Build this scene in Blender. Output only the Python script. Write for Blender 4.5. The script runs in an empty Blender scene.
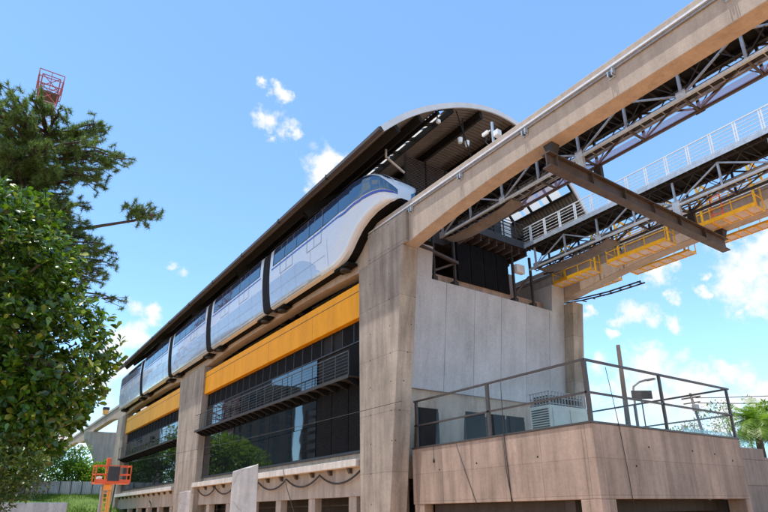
import bpy, math, random
import numpy as np
from mathutils import Vector, Matrix
random.seed(7); RNG = np.random.default_rng(7)
SC = bpy.context.scene; COL = SC.collection
R = math.radians

# ---------------------------------------------------------------- helpers
class MB:
    def __init__(s): s.v = []; s.f = []
    def add(s, vs, fs):
        o = len(s.v); s.v += [tuple(p) for p in vs]; s.f += [tuple(i + o for i in f) for f in fs]; return s
    def hexa(s, p):     # 4 bottom (ccw seen from above), 4 top
        return s.add(p, [(3,2,1,0),(4,5,6,7),(0,1,5,4),(1,2,6,5),(2,3,7,6),(3,0,4,7)])
    def box(s, x0, x1, y0, y1, z0, z1):
        return s.hexa([(x0,y0,z0),(x1,y0,z0),(x1,y1,z0),(x0,y1,z0),(x0,y0,z1),(x1,y0,z1),(x1,y1,z1),(x0,y1,z1)])
    def bar(s, p, q, w, h=None, up=(0,0,1)):
        h = w if h is None else h
        p = Vector(p); q = Vector(q); d = (q-p).normalized(); u = Vector(up)
        if abs(d.dot(u)) > .97: u = Vector((0,1,0))
        a = d.cross(u).normalized(); b = a.cross(d)
        a = a*w/2; b = b*h/2
        return s.add([p-a-b,p+a-b,p+a+b,p-a+b,q-a-b,q+a-b,q+a+b,q-a+b],
                     [(0,1,2,3),(7,6,5,4),(0,4,5,1),(1,5,6,2),(2,6,7,3),(3,7,4,0)])
    def ibeam(s, p, q, w, h, tf=.03, tw=.02):
        p = Vector(p); q = Vector(q); z = Vector((0,0,1))
        s.bar(p+z*(h/2-tf/2), q+z*(h/2-tf/2), w, tf); s.bar(p-z*(h/2-tf/2), q-z*(h/2-tf/2), w, tf)
        return s.bar(p, q, tw, h-2*tf-.002)
    def path(s, pts, r, n=8, caps=True):
        pts = [Vector(p) for p in pts]; rs = r if isinstance(r, (list, tuple)) else [r]*len(pts)
        o = len(s.v); N = len(pts); ref = None
        for i, p in enumerate(pts):
            d = (pts[min(i+1,N-1)] - pts[max(i-1,0)]).normalized()
            if ref is None: ref = Vector((0,0,1)) if abs(d.z) < .9 else Vector((1,0,0))
            a = d.cross(ref).normalized(); b = a.cross(d); ref = b.copy() if abs(b.dot(d)) < .5 else ref
            for k in range(n):
                t = 2*math.pi*k/n; s.v.append(tuple(p + (a*math.cos(t) + b*math.sin(t))*rs[i]))
        for i in range(N-1):
            for k in range(n):
                k2 = (k+1) % n
                s.f.append((o+i*n+k, o+(i+1)*n+k, o+(i+1)*n+k2, o+i*n+k2))
        if caps:
            s.f.append(tuple(o+k for k in range(n))); s.f.append(tuple(o+(N-1)*n+k for k in reversed(range(n))))
        return s
    def grid(s, rows, closed=False):
        o = len(s.v); m = len(rows[0])
        for r in rows: s.v += [tuple(p) for p in r]
        for i in range(len(rows)-1):
            for j in range(m if closed else m-1):
                j2 = (j+1) % m
                s.f.append((o+i*m+j, o+i*m+j2, o+(i+1)*m+j2, o+(i+1)*m+j))
        return s
    def prism_x(s, poly, x0, x1):      # poly of (y,z)
        n = len(poly)
        return s.add([(x0,y,z) for y,z in poly]+[(x1,y,z) for y,z in poly],
                     [tuple(range(n)), tuple(range(2*n-1,n-1,-1))]+[(i,n+i,n+(i+1)%n,(i+1)%n) for i in range(n)])
    def prism_y(s, poly, y0, y1):      # poly of (x,z)
        n = len(poly)
        return s.add([(x,y0,z) for x,z in poly]+[(x,y1,z) for x,z in poly],
                     [tuple(range(n)), tuple(range(2*n-1,n-1,-1))]+[(i,n+i,n+(i+1)%n,(i+1)%n) for i in range(n)])
    def build(s, name, mat, parent=None, bevel=0, smooth=False, fix=True):
        L = base_of(parent)
        me = bpy.data.meshes.new(name)
        vs = [(v[0]-L[0], v[1]-L[1], v[2]-L[2]) for v in s.v]
        me.from_pydata(vs, [], s.f); me.materials.append(mat)
        if fix and len(s.f) < 30000:
            import bmesh
            b = bmesh.new(); b.from_mesh(me); bmesh.ops.recalc_face_normals(b, faces=b.faces); b.to_mesh(me); b.free()
        if smooth: me.polygons.foreach_set('use_smooth', [True]*len(me.polygons))
        o = bpy.data.objects.new(name, me); COL.objects.link(o)
        if parent: o.parent = parent
        if bevel:
            m = o.modifiers.new('bevel', 'BEVEL'); m.width = bevel; m.segments = 2; m.limit_method = 'ANGLE'; m.angle_limit = R(40)
        return o

def base_of(o):
    L = Vector((0,0,0))
    while o: L += o.location; o = o.parent
    return L
def tag(o, label=None, cat=None, group=None, kind=None):
    for k, v in (('label',label),('category',cat),('group',group),('kind',kind)):
        if v: o[k] = v
    return o
def thing(name, label, cat, loc, group=None):
    o = bpy.data.objects.new(name, None); o.empty_display_size = .3; COL.objects.link(o); o.location = loc
    return tag(o, label, cat, group)
def copy_tree(o, loc=None, parent=None):
    c = o.copy(); COL.objects.link(c); c.parent = parent
    if loc is not None: c.location = loc
    for ch in [x for x in o.children]: copy_tree(ch, None, c)
    return c

# ---------------------------------------------------------------- materials
def newmat(name):
    m = bpy.data.materials.new(name); m.use_nodes = True; nt = m.node_tree
    b = nt.nodes['Principled BSDF']; return m, nt, b
def N(nt, t, **k):
    n = nt.nodes.new(t)
    for a, v in k.items(): setattr(n, a, v)
    return n
def noise(nt, vec, scale, detail=4, rough=.55, stretch=None):
    if stretch:
        mp = N(nt,'ShaderNodeMapping'); mp.inputs['Scale'].default_value = stretch; nt.links.new(vec, mp.inputs[0]); vec = mp.outputs[0]
    n = N(nt,'ShaderNodeTexNoise'); n.inputs['Scale'].default_value = scale; n.inputs['Detail'].default_value = detail
    n.inputs['Roughness'].default_value = rough; nt.links.new(vec, n.inputs['Vector']); return n.outputs['Fac']
def ramp(nt, fac, stops):
    r = N(nt,'ShaderNodeValToRGB'); e = r.color_ramp.elements
    while len(e) < len(stops): e.new(.5)
    for x, (p, c) in zip(e, stops):
        x.position = p; x.color = (*(c if isinstance(c,(tuple,list)) else (c,c,c)), 1)
    nt.links.new(fac, r.inputs[0]); return r.outputs[0]
def math_(nt, op, a, b=None, clamp=False):
    n = N(nt,'ShaderNodeMath', operation=op, use_clamp=clamp)
    for i, x in enumerate((a, b)):
        if x is None: continue
        if isinstance(x, (int,float)): n.inputs[i].default_value = x
        else: nt.links.new(x, n.inputs[i])
    return n.outputs[0]
def mul(nt, a, b, fac=1.0):
    n = N(nt,'ShaderNodeMix', data_type='RGBA', blend_type='MULTIPLY'); n.inputs[0].default_value = fac
    for i, x in ((6,a),(7,b)):
        if isinstance(x, tuple): n.inputs[i].default_value = (*x,1)
        else: nt.links.new(x, n.inputs[i])
    return n.outputs[2]
def pos(nt): return N(nt,'ShaderNodeNewGeometry').outputs['Position']
def bump(nt, b, h, strength=.3, dist=.02):
    n = N(nt,'ShaderNodeBump'); n.inputs['Strength'].default_value = strength; n.inputs['Distance'].default_value = dist
    nt.links.new(h, n.inputs['Height']); nt.links.new(n.outputs[0], b.inputs['Normal'])

def concrete(name, col, var=.25, board=0, joint_z=0, joint_h=0, axis=(0,1,0), z0=0., streak=.25, rough=.85, off=0., jd=.45, jw=.036):
    m, nt, b = newmat(name); P = pos(nt)
    c = ramp(nt, noise(nt, P, .55, 6, .62), [(.3,1-var),(.7,1+var*.45)])
    f = ramp(nt, noise(nt, P, 9, 5, .7), [(.3,.86),(.72,1.06)])
    s = ramp(nt, noise(nt, P, 2.6, 5, .6, (1,1,.09)), [(.32,1-streak),(.62,1.04)])
    x = mul(nt, mul(nt, mul(nt, tuple(col), c), f), s)
    st = ramp(nt, noise(nt, P, 1.3, 6, .7, (1,1,.35)), [(.25,(.62,.56,.5)),(.42,(1,1,1))])
    x = mul(nt, x, st, .55)
    sep = N(nt,'ShaderNodeSeparateXYZ'); nt.links.new(P, sep.inputs[0])
    dt = N(nt,'ShaderNodeVectorMath', operation='DOT_PRODUCT'); nt.links.new(P, dt.inputs[0]); dt.inputs[1].default_value = axis
    hgt = noise(nt, P, 14, 5, .65)
    def lines(val, period, w, o=0.):
        q = math_(nt,'FRACT', math_(nt,'DIVIDE', math_(nt,'SUBTRACT', val, o), period))
        return math_(nt,'LESS_THAN', q, w/period)
    if board:
        q = math_(nt,'FLOOR', math_(nt,'DIVIDE', dt.outputs['Value'], board))
        wn = N(nt,'ShaderNodeTexWhiteNoise', noise_dimensions='1D'); nt.links.new(q, wn.inputs['W'])
        x = mul(nt, x, ramp(nt, wn.outputs['Value'], [(0,.86),(1,1.05)]))
        l = lines(dt.outputs['Value'], board, .012)
        x = mul(nt, x, ramp(nt, l, [(0,1.),(1,.8)]))
    for per, val, o in ((joint_z, sep.outputs['Z'], z0), (joint_h, dt.outputs['Value'], off)):
        if per:
            l = lines(val, per, jw, o)
            br = ramp(nt, noise(nt, P, 1.7, 3), [(.35,.45),(.65,.9)])
            x = mul(nt, x, ramp(nt, l, [(0,1.),(1,jd)]), .8)
            pn = N(nt,'ShaderNodeTexWhiteNoise', noise_dimensions='1D')
            nt.links.new(math_(nt,'FLOOR', math_(nt,'DIVIDE', math_(nt,'SUBTRACT', val, o), per)), pn.inputs['W'])
            x = mul(nt, x, ramp(nt, pn.outputs['Value'], [(0,.94),(1,1.03)]))
    nt.links.new(x, b.inputs['Base Color']); b.inputs['Roughness'].default_value = rough; b.inputs['Specular IOR Level'].default_value = .3
    bump(nt, b, hgt, .35, .012); return m

def paint(name, col, rough=.45, metal=0, var=.12, scale=3., coat=0, dirt=0., bumpy=0, spec=.5, stretch=None):
    m, nt, b = newmat(name); P = pos(nt)
    x = mul(nt, tuple(col), ramp(nt, noise(nt, P, scale, 5, .6, stretch), [(.3,1-var),(.7,1+var*.6)]))
    if dirt:
        x = mul(nt, x, ramp(nt, noise(nt, P, scale*2.5, 7, .72), [(.33,(.42,.34,.28)),(.5,(1,1,1))]), dirt)
    nt.links.new(x, b.inputs['Base Color']); b.inputs['Metallic'].default_value = metal
    nt.links.new(ramp(nt, noise(nt, P, scale*4, 4), [(.3,max(0,rough-.1)),(.7,min(1,rough+.12))]), b.inputs['Roughness'])
    b.inputs['Coat Weight'].default_value = coat; b.inputs['Specular IOR Level'].default_value = spec
    if bumpy: bump(nt, b, noise(nt, P, scale*1.5, 3, .55, stretch), bumpy, .06 if stretch else .03)
    return m

def glassmat(name, tint, ior=1.5, wob=.03, wscale=.5, rough=.02, base=(.01,.012,.014)):
    m, nt, b = newmat(name)           # opaque, dark, coated facade glass
    b.inputs['Base Color'].default_value = (*base,1); b.inputs['Roughness'].default_value = rough
    b.inputs['IOR'].default_value = ior; b.inputs['Specular Tint'].default_value = (*tint,1)
    if wob: bump(nt, b, noise(nt, pos(nt), wscale, 2), wob, .3)
    return m
def clearglass(name, tint=(.93,.97,.97), ref=.12, dirt=.06):
    m, nt, b = newmat(name); out = nt.nodes['Material Output']
    t = N(nt,'ShaderNodeBsdfTransparent'); t.inputs[0].default_value = (*tint,1)
    g = N(nt,'ShaderNodeBsdfGlossy'); g.inputs['Roughness'].default_value = .02
    fr = N(nt,'ShaderNodeLayerWeight'); fr.inputs['Blend'].default_value = .5
    mx = N(nt,'ShaderNodeMixShader'); nt.links.new(math_(nt,'ADD', math_(nt,'MULTIPLY', math_(nt,'POWER', fr.outputs['Facing'], 4.), .22), .010+ref*.3, True), mx.inputs[0])
    nt.links.new(t.outputs[0], mx.inputs[1]); nt.links.new(g.outputs[0], mx.inputs[2])
    d = N(nt,'ShaderNodeBsdfDiffuse'); d.inputs[0].default_value = (.6,.6,.58,1)
    mx2 = N(nt,'ShaderNodeMixShader')
    nt.links.new(ramp(nt, noise(nt, pos(nt), 2.5, 6, .7, (1,1,.5)), [(.4,dirt*.4),(.75,dirt*2.5)]), mx2.inputs[0])
    nt.links.new(mx.outputs[0], mx2.inputs[1]); nt.links.new(d.outputs[0], mx2.inputs[2]); nt.links.new(mx2.outputs[0], out.inputs[0])
    return m
def netmat(name, col, alpha):
    m, nt, b = newmat(name); out = nt.nodes['Material Output']
    t = N(nt,'ShaderNodeBsdfTransparent'); d = N(nt,'ShaderNodeBsdfTranslucent'); d.inputs[0].default_value = (*col,1)
    d2 = N(nt,'ShaderNodeBsdfDiffuse'); d2.inputs[0].default_value = (*col,1)
    a = N(nt,'ShaderNodeMixShader'); a.inputs[0].default_value = .5; nt.links.new(d.outputs[0], a.inputs[1]); nt.links.new(d2.outputs[0], a.inputs[2])
    mx = N(nt,'ShaderNodeMixShader'); mx.inputs[0].default_value = alpha
    nt.links.new(t.outputs[0], mx.inputs[1]); nt.links.new(a.outputs[0], mx.inputs[2]); nt.links.new(mx.outputs[0], out.inputs[0]); return m
def leafmat(name, dark, light, hi=None, rough=.35, trans=.35, spec=.5):
    m, nt, b = newmat(name); out = nt.nodes['Material Output']
    g = N(nt,'ShaderNodeNewGeometry')
    st = [(0.,dark),(.55,tuple((a+c)/2 for a,c in zip(dark,light))),(.9,light)]
    if hi: st.append((.985,hi))
    c = ramp(nt, g.outputs['Random Per Island'], st)
    nt.links.new(c, b.inputs['Base Color']); b.inputs['Roughness'].default_value = rough; b.inputs['Specular IOR Level'].default_value = spec
    t = N(nt,'ShaderNodeBsdfTranslucent'); nt.links.new(mul(nt, c, (1.15,1.25,.55)), t.inputs[0])
    mx = N(nt,'ShaderNodeMixShader'); mx.inputs[0].default_value = trans
    nt.links.new(b.outputs[0], mx.inputs[1]); nt.links.new(t.outputs[0], mx.inputs[2]); nt.links.new(mx.outputs[0], out.inputs[0]); return m

M = {}
M['pillar'] = concrete('pillar concrete', (.385,.325,.27), .3, board=0, joint_z=2.6, z0=.6, streak=.36, jd=.6, jw=.026)
M['beam'] = concrete('beam concrete', (.43,.35,.285), .12, joint_h=0, streak=.15)
M['terrace'] = concrete('terrace concrete', (.40,.298,.238), .24, board=0, joint_z=1.12, z0=.85, joint_h=1.22, axis=(.7071,.7071,0), streak=.34, jd=.68, jw=.024)
M['lowwall'] = concrete('retaining concrete', (.30,.235,.2), .2, board=.2, joint_z=1.12, z0=.2, axis=(1,0,0))
M['wall'] = concrete('end wall panel', (.42,.435,.475), .14, joint_h=1.93, axis=(1,0,0), off=16.1, joint_z=0, z0=6.4, streak=.09)
M['wallbase'] = concrete('base wall concrete', (.42,.36,.31), .18, joint_h=2.9, axis=(0,1,0))
M['ledge'] = concrete('ledge concrete', (.60,.55,.50), .12)
M['pier'] = concrete('pier concrete', (.40,.38,.36), .12)
M['post'] = concrete('weathered post concrete', (.60,.56,.53), .25, streak=.4)
def cracks(m, sc, w, dark):
    nt = m.node_tree; b = nt.nodes['Principled BSDF']; src = b.inputs['Base Color'].links[0].from_socket; P = pos(nt)
    wn = N(nt,'ShaderNodeTexNoise'); wn.inputs['Scale'].default_value = 5; wn.inputs['Detail'].default_value = 6; nt.links.new(P, wn.inputs['Vector'])
    ad = N(nt,'ShaderNodeVectorMath', operation='MULTIPLY_ADD'); nt.links.new(wn.outputs['Color'], ad.inputs[0]); ad.inputs[1].default_value = (.25,.25,.25); nt.links.new(P, ad.inputs[2])
    v = N(nt,'ShaderNodeTexVoronoi', feature='DISTANCE_TO_EDGE'); v.inputs['Scale'].default_value = sc; nt.links.new(ad.outputs[0], v.inputs['Vector'])
    nt.links.new(mul(nt, src, ramp(nt, v.outputs['Distance'], [(0,dark),(w,1.)])), b.inputs['Base Color'])
cracks(M['post'], 1.1, .007, .55)
def tieholes(m, axis, cu, cz, ou, oz, rad=.03):
    nt = m.node_tree; b = nt.nodes['Principled BSDF']; src = b.inputs['Base Color'].links[0].from_socket; P = pos(nt)
    d = N(nt,'ShaderNodeVectorMath', operation='DOT_PRODUCT'); nt.links.new(P, d.inputs[0]); d.inputs[1].default_value = axis
    sp = N(nt,'ShaderNodeSeparateXYZ'); nt.links.new(P, sp.inputs[0])
    def cell(v, c, o): return math_(nt,'MULTIPLY', math_(nt,'SUBTRACT', math_(nt,'FRACT', math_(nt,'DIVIDE', math_(nt,'SUBTRACT', v, o), c)), .5), c)
    a, c = cell(d.outputs['Value'], cu, ou), cell(sp.outputs['Z'], cz, oz)
    q = math_(nt,'SQRT', math_(nt,'ADD', math_(nt,'MULTIPLY', a, a), math_(nt,'MULTIPLY', c, c)))
    nt.links.new(mul(nt, src, ramp(nt, math_(nt,'LESS_THAN', q, rad), [(0,1.),(1,.25)])), b.inputs['Base Color'])
tieholes(M['pillar'], (.7071,.7071,0), 1.15, 1.3, .3, 1.25)
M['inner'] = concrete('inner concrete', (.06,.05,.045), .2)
M['orange'] = paint('orange yellow panel', (.86,.355,.003), .5, var=.14, scale=1.1, bumpy=.5, dirt=.10, spec=.15, stretch=(1,1,.18))
M['orange2'] = paint('paler orange panel', (.84,.40,.04), .5, var=.14, scale=1.1, bumpy=.4, dirt=.08, spec=.15, stretch=(1,1,.18))
M['black'] = paint('black louvre panel', (.010,.010,.012), .75, var=.3, scale=2., spec=.15)
M['blackframe'] = paint('black frame', (.045,.048,.055), .5, var=.2, spec=.3)
M['darksteel'] = paint('dark painted steel', (.042,.04,.04), .65, var=.25, dirt=.3, spec=.25)
M['railsteel'] = paint('rail brown steel', (.052,.04,.036), .5, var=.2, dirt=.3)
M['rust'] = paint('brown primer steel', (.07,.05,.042), .6, var=.35, dirt=.5, scale=2)
M['galv'] = paint('galvanised steel', (.46,.52,.58), .42, metal=.35, var=.22, scale=5, dirt=.2)
M['galvdull'] = paint('dull galvanised steel', (.30,.30,.31), .5, metal=.2, var=.25, scale=5, dirt=.35)
M['whiterail'] = paint('white guard rail', (.74,.76,.78), .4, var=.1)
M['alu'] = paint('aluminium rail', (.72,.72,.73), .3, metal=.3, var=.1)
M['roofw'] = paint('white roof edge', (.58,.60,.63), .45, var=.12, scale=1.2, dirt=.12)
M['roofin'] = paint('brown roof sheet', (.135,.115,.10), .6, var=.18, scale=1.5)
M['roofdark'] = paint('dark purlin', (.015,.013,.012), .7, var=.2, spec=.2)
M['catrail'] = paint('dark catwalk rail', (.05,.05,.052), .5, var=.2)
M['gutter'] = paint('gutter', (.06,.047,.04), .5, var=.2, dirt=.3)
M['sky_panel'] = netmat('translucent roof panel', (.8,.76,.7), .9)
M['yellow'] = paint('yellow painted steel', (.75,.42,.015), .42, var=.15, dirt=.25)
M['orangered'] = paint('orange red painted steel', (.72,.12,.035), .45, var=.12, dirt=.2)
M['mastyellow'] = paint('orange mast paint', (.80,.40,.08), .4, var=.1)
M['plank'] = paint('pale plank', (.60,.50,.44), .7, var=.2)
M['net'] = netmat('lavender netting', (.42,.45,.82), .62)
M['glass'] = glassmat('facade glass', (.75,.9,1.), 1.9, .016, .45)
M['trainwhite'] = paint('white train paint', (.56,.60,.67), .2, var=.02, scale=.3, coat=.5, spec=.6)
M['skirt'] = paint('silver blue skirt', (.36,.41,.49), .22, metal=.25, var=.03, scale=.3, coat=.5)
M['trainglass'] = glassmat('train glass', (.6,.85,1.), 2.3, .02, .8, base=(.008,.024,.07))
M['blue'] = paint('blue stripe', (.015,.05,.36), .25, var=.05, coat=.4)
M['rubber'] = paint('black rubber', (.011,.011,.013), .75, var=.3, spec=.2)
M['underside'] = paint('train underside', (.008,.0075,.007), .8, var=.3, spec=.1)
M['silver'] = paint('silver trim', (.66,.68,.7), .25, metal=.5, var=.05)
M['seam'] = paint('door seam', (.22,.25,.31), .5)
M['fence'] = paint('galvanised sheet fence', (.38,.39,.42), .5, metal=.2, var=.2, stretch=(1,1,.2))
M['clear'] = clearglass('railing glass', (.97,.985,.985), 0, .004)
M['bluish'] = clearglass('bluish guard glass', (.80,.90,.95), .2, .10)
M['tealglass'] = clearglass('left railing glass', (.93,.945,.94), 0., .004)
M['white'] = paint('white coating', (.74,.75,.74), .45, var=.08)
M['accase'] = paint('grey green casing', (.38,.42,.40), .5, var=.1)
M['cable'] = paint('black cable', (.02,.018,.018), .6)
M['redpaint'] = paint('red tower paint', (.34,.08,.09), .5, var=.2)
M['towerwhite'] = paint('pale tower paint', (.42,.26,.34), .5, var=.2)
M['wood'] = paint('pole wood', (.085,.062,.05), .8, var=.3, stretch=(1,1,.1))
M['bark'] = paint('bark', (.10,.07,.05), .9, var=.4, scale=6, bumpy=.5)
M['pinebark'] = paint('pine bark', (.075,.05,.04), .9, var=.4, scale=6, bumpy=.5)
M['leaf'] = leafmat('glossy broad leaves', (.018,.052,.006), (.135,.245,.018), (.36,.36,.06), .25, .33, .7)
M['needle'] = leafmat('pine needles', (.05,.095,.025), (.18,.27,.075), None, .42, .4, .4)
M['leaf2'] = leafmat('small leaves', (.03,.06,.012), (.085,.13,.03), None, .4, .3)
M['leaf3'] = leafmat('bright leaves', (.10,.20,.018), (.24,.36,.05), None, .4, .45)
M['leaf4'] = leafmat('hazy tree leaves', (.09,.14,.05), (.17,.24,.08), None, .5, .35)
M['leafpink'] = leafmat('dry olive leaves', (.14,.14,.08), (.27,.23,.15), (.4,.25,.2), .5, .3)
M['tower_block'] = paint('apartment render', (.28,.25,.24), .8, var=.15, scale=.4)
M['tower_dark'] = paint('dark apartment render', (.13,.12,.12), .8, var=.2, scale=.4)
M['balcony'] = paint('pale balcony', (.5,.47,.44), .7, var=.1)
M['winglass'] = glassmat('far window glass', (.9,.95,1), 1.5, 0)
M['lampglass'] = paint('lamp glass', (.75,.8,.85), .2)
M['sign'] = paint('dark sign board', (.07,.06,.06), .6, var=.3)

# ---------------------------------------------------------------- setting
def ground():
    m, nt, b = newmat('warm earth and paving'); P = pos(nt)
    c = ramp(nt, noise(nt, P, .12, 6, .6), [(.3,(.50,.26,.12)),(.7,(.68,.38,.19))])
    c = mul(nt, c, ramp(nt, noise(nt, P, 3, 5), [(.3,.8),(.7,1.08)]))
    nt.links.new(c, b.inputs['Base Color']); b.inputs['Roughness'].default_value = .95
    g = MB(); n = 24
    xs = [-700,-300,-120,-60,-30,-15,0,15,30,60,120,300,700]
    g.grid([[(x, y, 0) for x in xs] for y in (-600,-200,-80,-30,-10,0,15,30,60,100,200,400,800)])
    tag(g.build('ground', m, fix=False), kind='structure')
    ma, nt, b = newmat('asphalt'); P = pos(nt)
    nt.links.new(ramp(nt, noise(nt, P, 2, 6, .7), [(.3,.042),(.7,.065)]), b.inputs['Base Color']); b.inputs['Roughness'].default_value = .9
    r = MB(); r.grid([[(x,y,.004) for x in (-9,-2)] for y in (-80,-20,20,60,120,200)])
    tag(r.build('road', ma, fix=False), kind='structure')
    k = MB(); k.box(-2,-1.7,-80,200,-.1,.14); tag(k.build('kerb', M['ledge']), kind='structure')
    # grass bank
    mg, nt, b = newmat('bank grass'); P = pos(nt)
    nt.links.new(ramp(nt, noise(nt, P, .9, 7, .7), [(.3,(.05,.10,.012)),(.7,(.14,.22,.03))]), b.inputs['Base Color']); b.inputs['Roughness'].default_value = .9
    bump(nt, b, noise(nt, P, 9, 4), 1., .15)
    h = MB(); rows = []
    for j, (y, z) in enumerate(((66,-.05),(69,.5),(74,1.8),(79,3.2),(84,4.05),(90,4.2),(130,4.2))):
        rows.append([(x, y + (abs(x-8)*.03), z + .12*math.sin(x*.9+j)) for x in np.linspace(-40, 22, 40)])
    h.grid(rows); tag(h.build('grass_bank', mg, fix=False, smooth=True), kind='structure')
    # grass blades on the bank
    v = []; f = []
    for i in range(16000):
        x = random.uniform(2,20); t = random.random(); y = 69+15*t; z = .5+3.5*t
        a = random.uniform(0,6.28); hh = random.uniform(.2,.6); w = .05
        dx, dy = math.cos(a)*w, math.sin(a)*w; o = len(v)
        v += [(x-dx,y-dy,z),(x+dx,y+dy,z),(x+random.uniform(-.1,.1),y+random.uniform(-.1,.1),z+hh)]; f.append((o,o+1,o+2))
    g = MB(); g.v = v; g.f = f
    tag(g.build('grass', leafmat('grass blades', (.09,.16,.02), (.19,.28,.04), None, .5, .4), fix=False), 'sunlit green grass covering the bank below the sheet fence', 'grass', kind='stuff')
ground()

# ---------------------------------------------------------------- concrete pillars
XF, XB = 14.8, 15.7
def pillar(y0t, y1t, y0b, y1b, x0, x1, top, label, cap=None):
    c = ((y0b+y1b)/2)
    t = thing('concrete_pillar', label, 'pillar', ((x0+x1)/2, c, 0), 'tapered pillars carrying the monorail beams')
    m = MB(); Z = [-.2, .9, 4, 8, top]
    rows = []
    for z in Z:
        k = max(0,z)/top; k = k**1.0
        a = y0b+(y0t-y0b)*k; b = y1b+(y1t-y1b)*k
        rows.append([(x0,a,z),(x1,a,z),(x1,b,z),(x0,b,z)])
    m.grid(rows, closed=True); m.f.append((0,1,2,3)); n = len(m.v); m.f.append((n-1,n-2,n-3,n-4))
    m.build('shaft', M['pillar'], t, bevel=.03); return t
p = pillar(19.45, 23.25, 21.0, 23.1, XF, XB, 13.42, 'wide tapered concrete pillar in front of the grey end wall, right of the glass bay')
q = MB(); q.box(15.72,16.25,21.35,22.6,-.1,4.1); q.build('buttress', M['terrace'], p, bevel=.02)
q = MB(); q.box(14.81,14.992,19.2,22.4,13.43,15.05); q.build('head_block', M['pillar'], p, bevel=.02)
pillar(47.3, 54.0, 47.2, 52.2, XF, XB, 13.4, 'tapered concrete pillar between the two orange bands of the long side')
pillar(76.6, 81.0, 76.2, 80.6, XF, XB, 13.4, 'narrow far end pillar beside the red work basket')
p = pillar(19.45, 22.9, 21.0, 22.9, 27.1, 28.0, 13.0, 'far right pillar at the outer edge of the grey end wall')

# ---------------------------------------------------------------- guideway beams
def haunch(y, sup, base=14.1, low=13.42, L=7.5):
    if 23 < y < 77: base = 13.72
    z = base
    for (a, b) in sup:
        d = 0 if a <= y <= b else min(abs(y-a), abs(y-b))
        if d < L: z = min(z, low + (base-low)*(1-(1-d/L)**1.7))
    return z
def gbeam(x0, x1, yend0, yend1, sup, label, detail):
    t = thing('guideway_beam', label, 'monorail beam', ((x0+x1)/2, 20, 14.1), 'parallel concrete monorail beams')
    ys = list(np.arange(yend0, yend1+.01, .75))
    m = MB(); rows = []
    for y in ys:
        z = haunch(y, sup)
        rows.append([(x0,y,z),(x1,y,z),(x1,y,15.6),(x0,y,15.6)])
    m.grid(rows, closed=True); m.f.append((0,1,2,3)); n = len(m.v); m.f.append((n-1,n-2,n-3,n-4))
    m.build('girder', M['beam'], t, bevel=.025)
    for s, x in ((-1,x0),(1,x1)):
        r = MB(); a, b = sorted((x+s*.005, x+s*.09)); r.box(a, b, yend0+.1, yend1-.1, 15.165, 15.2)
        a2, b2 = sorted((x+s*.02, x+s*.07)); r.box(a2, b2, yend0+.1, yend1-.1, 15.09, 15.16); 
        r.build('power_rail', M['galvdull'], t)
        r = MB(); a, b = sorted((x+s*.01, x+s*.12)); r.box(a, b, yend0+.1, yend1-.1, 15.203, 15.275); r.build('contact_rail', M['alu'], t)
    first = None
    for y in detail:
        r = MB(); x = x0
        r.box(x-.05, x-.004, y-.11, y+.11, 14.82, 15.06); r.box(x-.16, x-.052, y-.09, y-.05, 14.86, 15.07); r.box(x-.16, x-.052, y+.05, y+.09, 14.86, 15.07)
        r.box(x-.2,x-.03,y-.14,y-.115,14.9,15.07)
        br = r.build('bracket', M['galv'], t)
        q = MB(); q.path([(x-.08,y,14.86),(x-.09,y,14.98)], .035, 8); q.build('insulator', M['darksteel'], br)
    return t
sup1 = [(19.45,23.25),(47.3,54.0),(76.6,81.0),(108,112),(140,144)]
B1 = gbeam(15.0, 15.7, -6, 150, sup1, 'nearer concrete monorail beam with rail along its side, running out over the top right corner', [.8,4.5,8.2,11.9,15.5,18.9,22.0])
B2 = gbeam(27.2, 27.95, -6, 84, [(19.45,22.9),(47.3,54),(76.6,81)], 'farther concrete monorail beam with yellow platforms hung along it', [0,4,8,12,16,20])
# junction box on the first beam by the pillar head
b = thing('junction_box', 'small grey box and conduit fixed on the near beam below the train nose', 'electrical box', (14.95,21.2,14.6))
q = MB(); q.box(14.84,14.985,21.0,21.45,14.5,14.85); q.build('cover', M['galv'], b, bevel=.02)
q = MB(); q.path([(14.96,21.2,13.7),(14.96,21.2,14.49)], .025); q.build('conduit', M['galvdull'], b)
q = MB(); q.path([(14.96,21.2,14.86),(14.96,21.2,15.07)], .025); q.build('conduit', M['galvdull'], b)

# mast with camera on beam 1
t = thing('camera_mast', 'short grey mast with white camera and box standing on the near beam', 'camera mast', (15.35,13.85,15.6))
q = MB(); q.box(15.15,15.55,13.6,14.15,15.603,15.72); q.build('plinth', M['ledge'], t, bevel=.02)
q = MB(); q.box(15.31,15.39,13.8,13.88,15.72,16.85); q.build('mast', M['galv'], t)
q = MB(); q.box(15.2,15.3,14.0,14.32,16.36,16.52); q.box(15.24,15.3,13.89,13.99,16.42,16.47); q.build('camera_housing', M['white'], t, bevel=.02)
q = MB(); q.box(15.26,15.5,13.5,13.75,16.05,16.3); q.build('box', M['white'], t, bevel=.015)
q = MB(); q.path([(15.3,14.15,16.35),(15.28,14.2,16.05),(15.3,14.1,15.9),(15.33,13.95,15.76)], .02, 6); q.build('cable', M['cable'], t)

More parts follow.
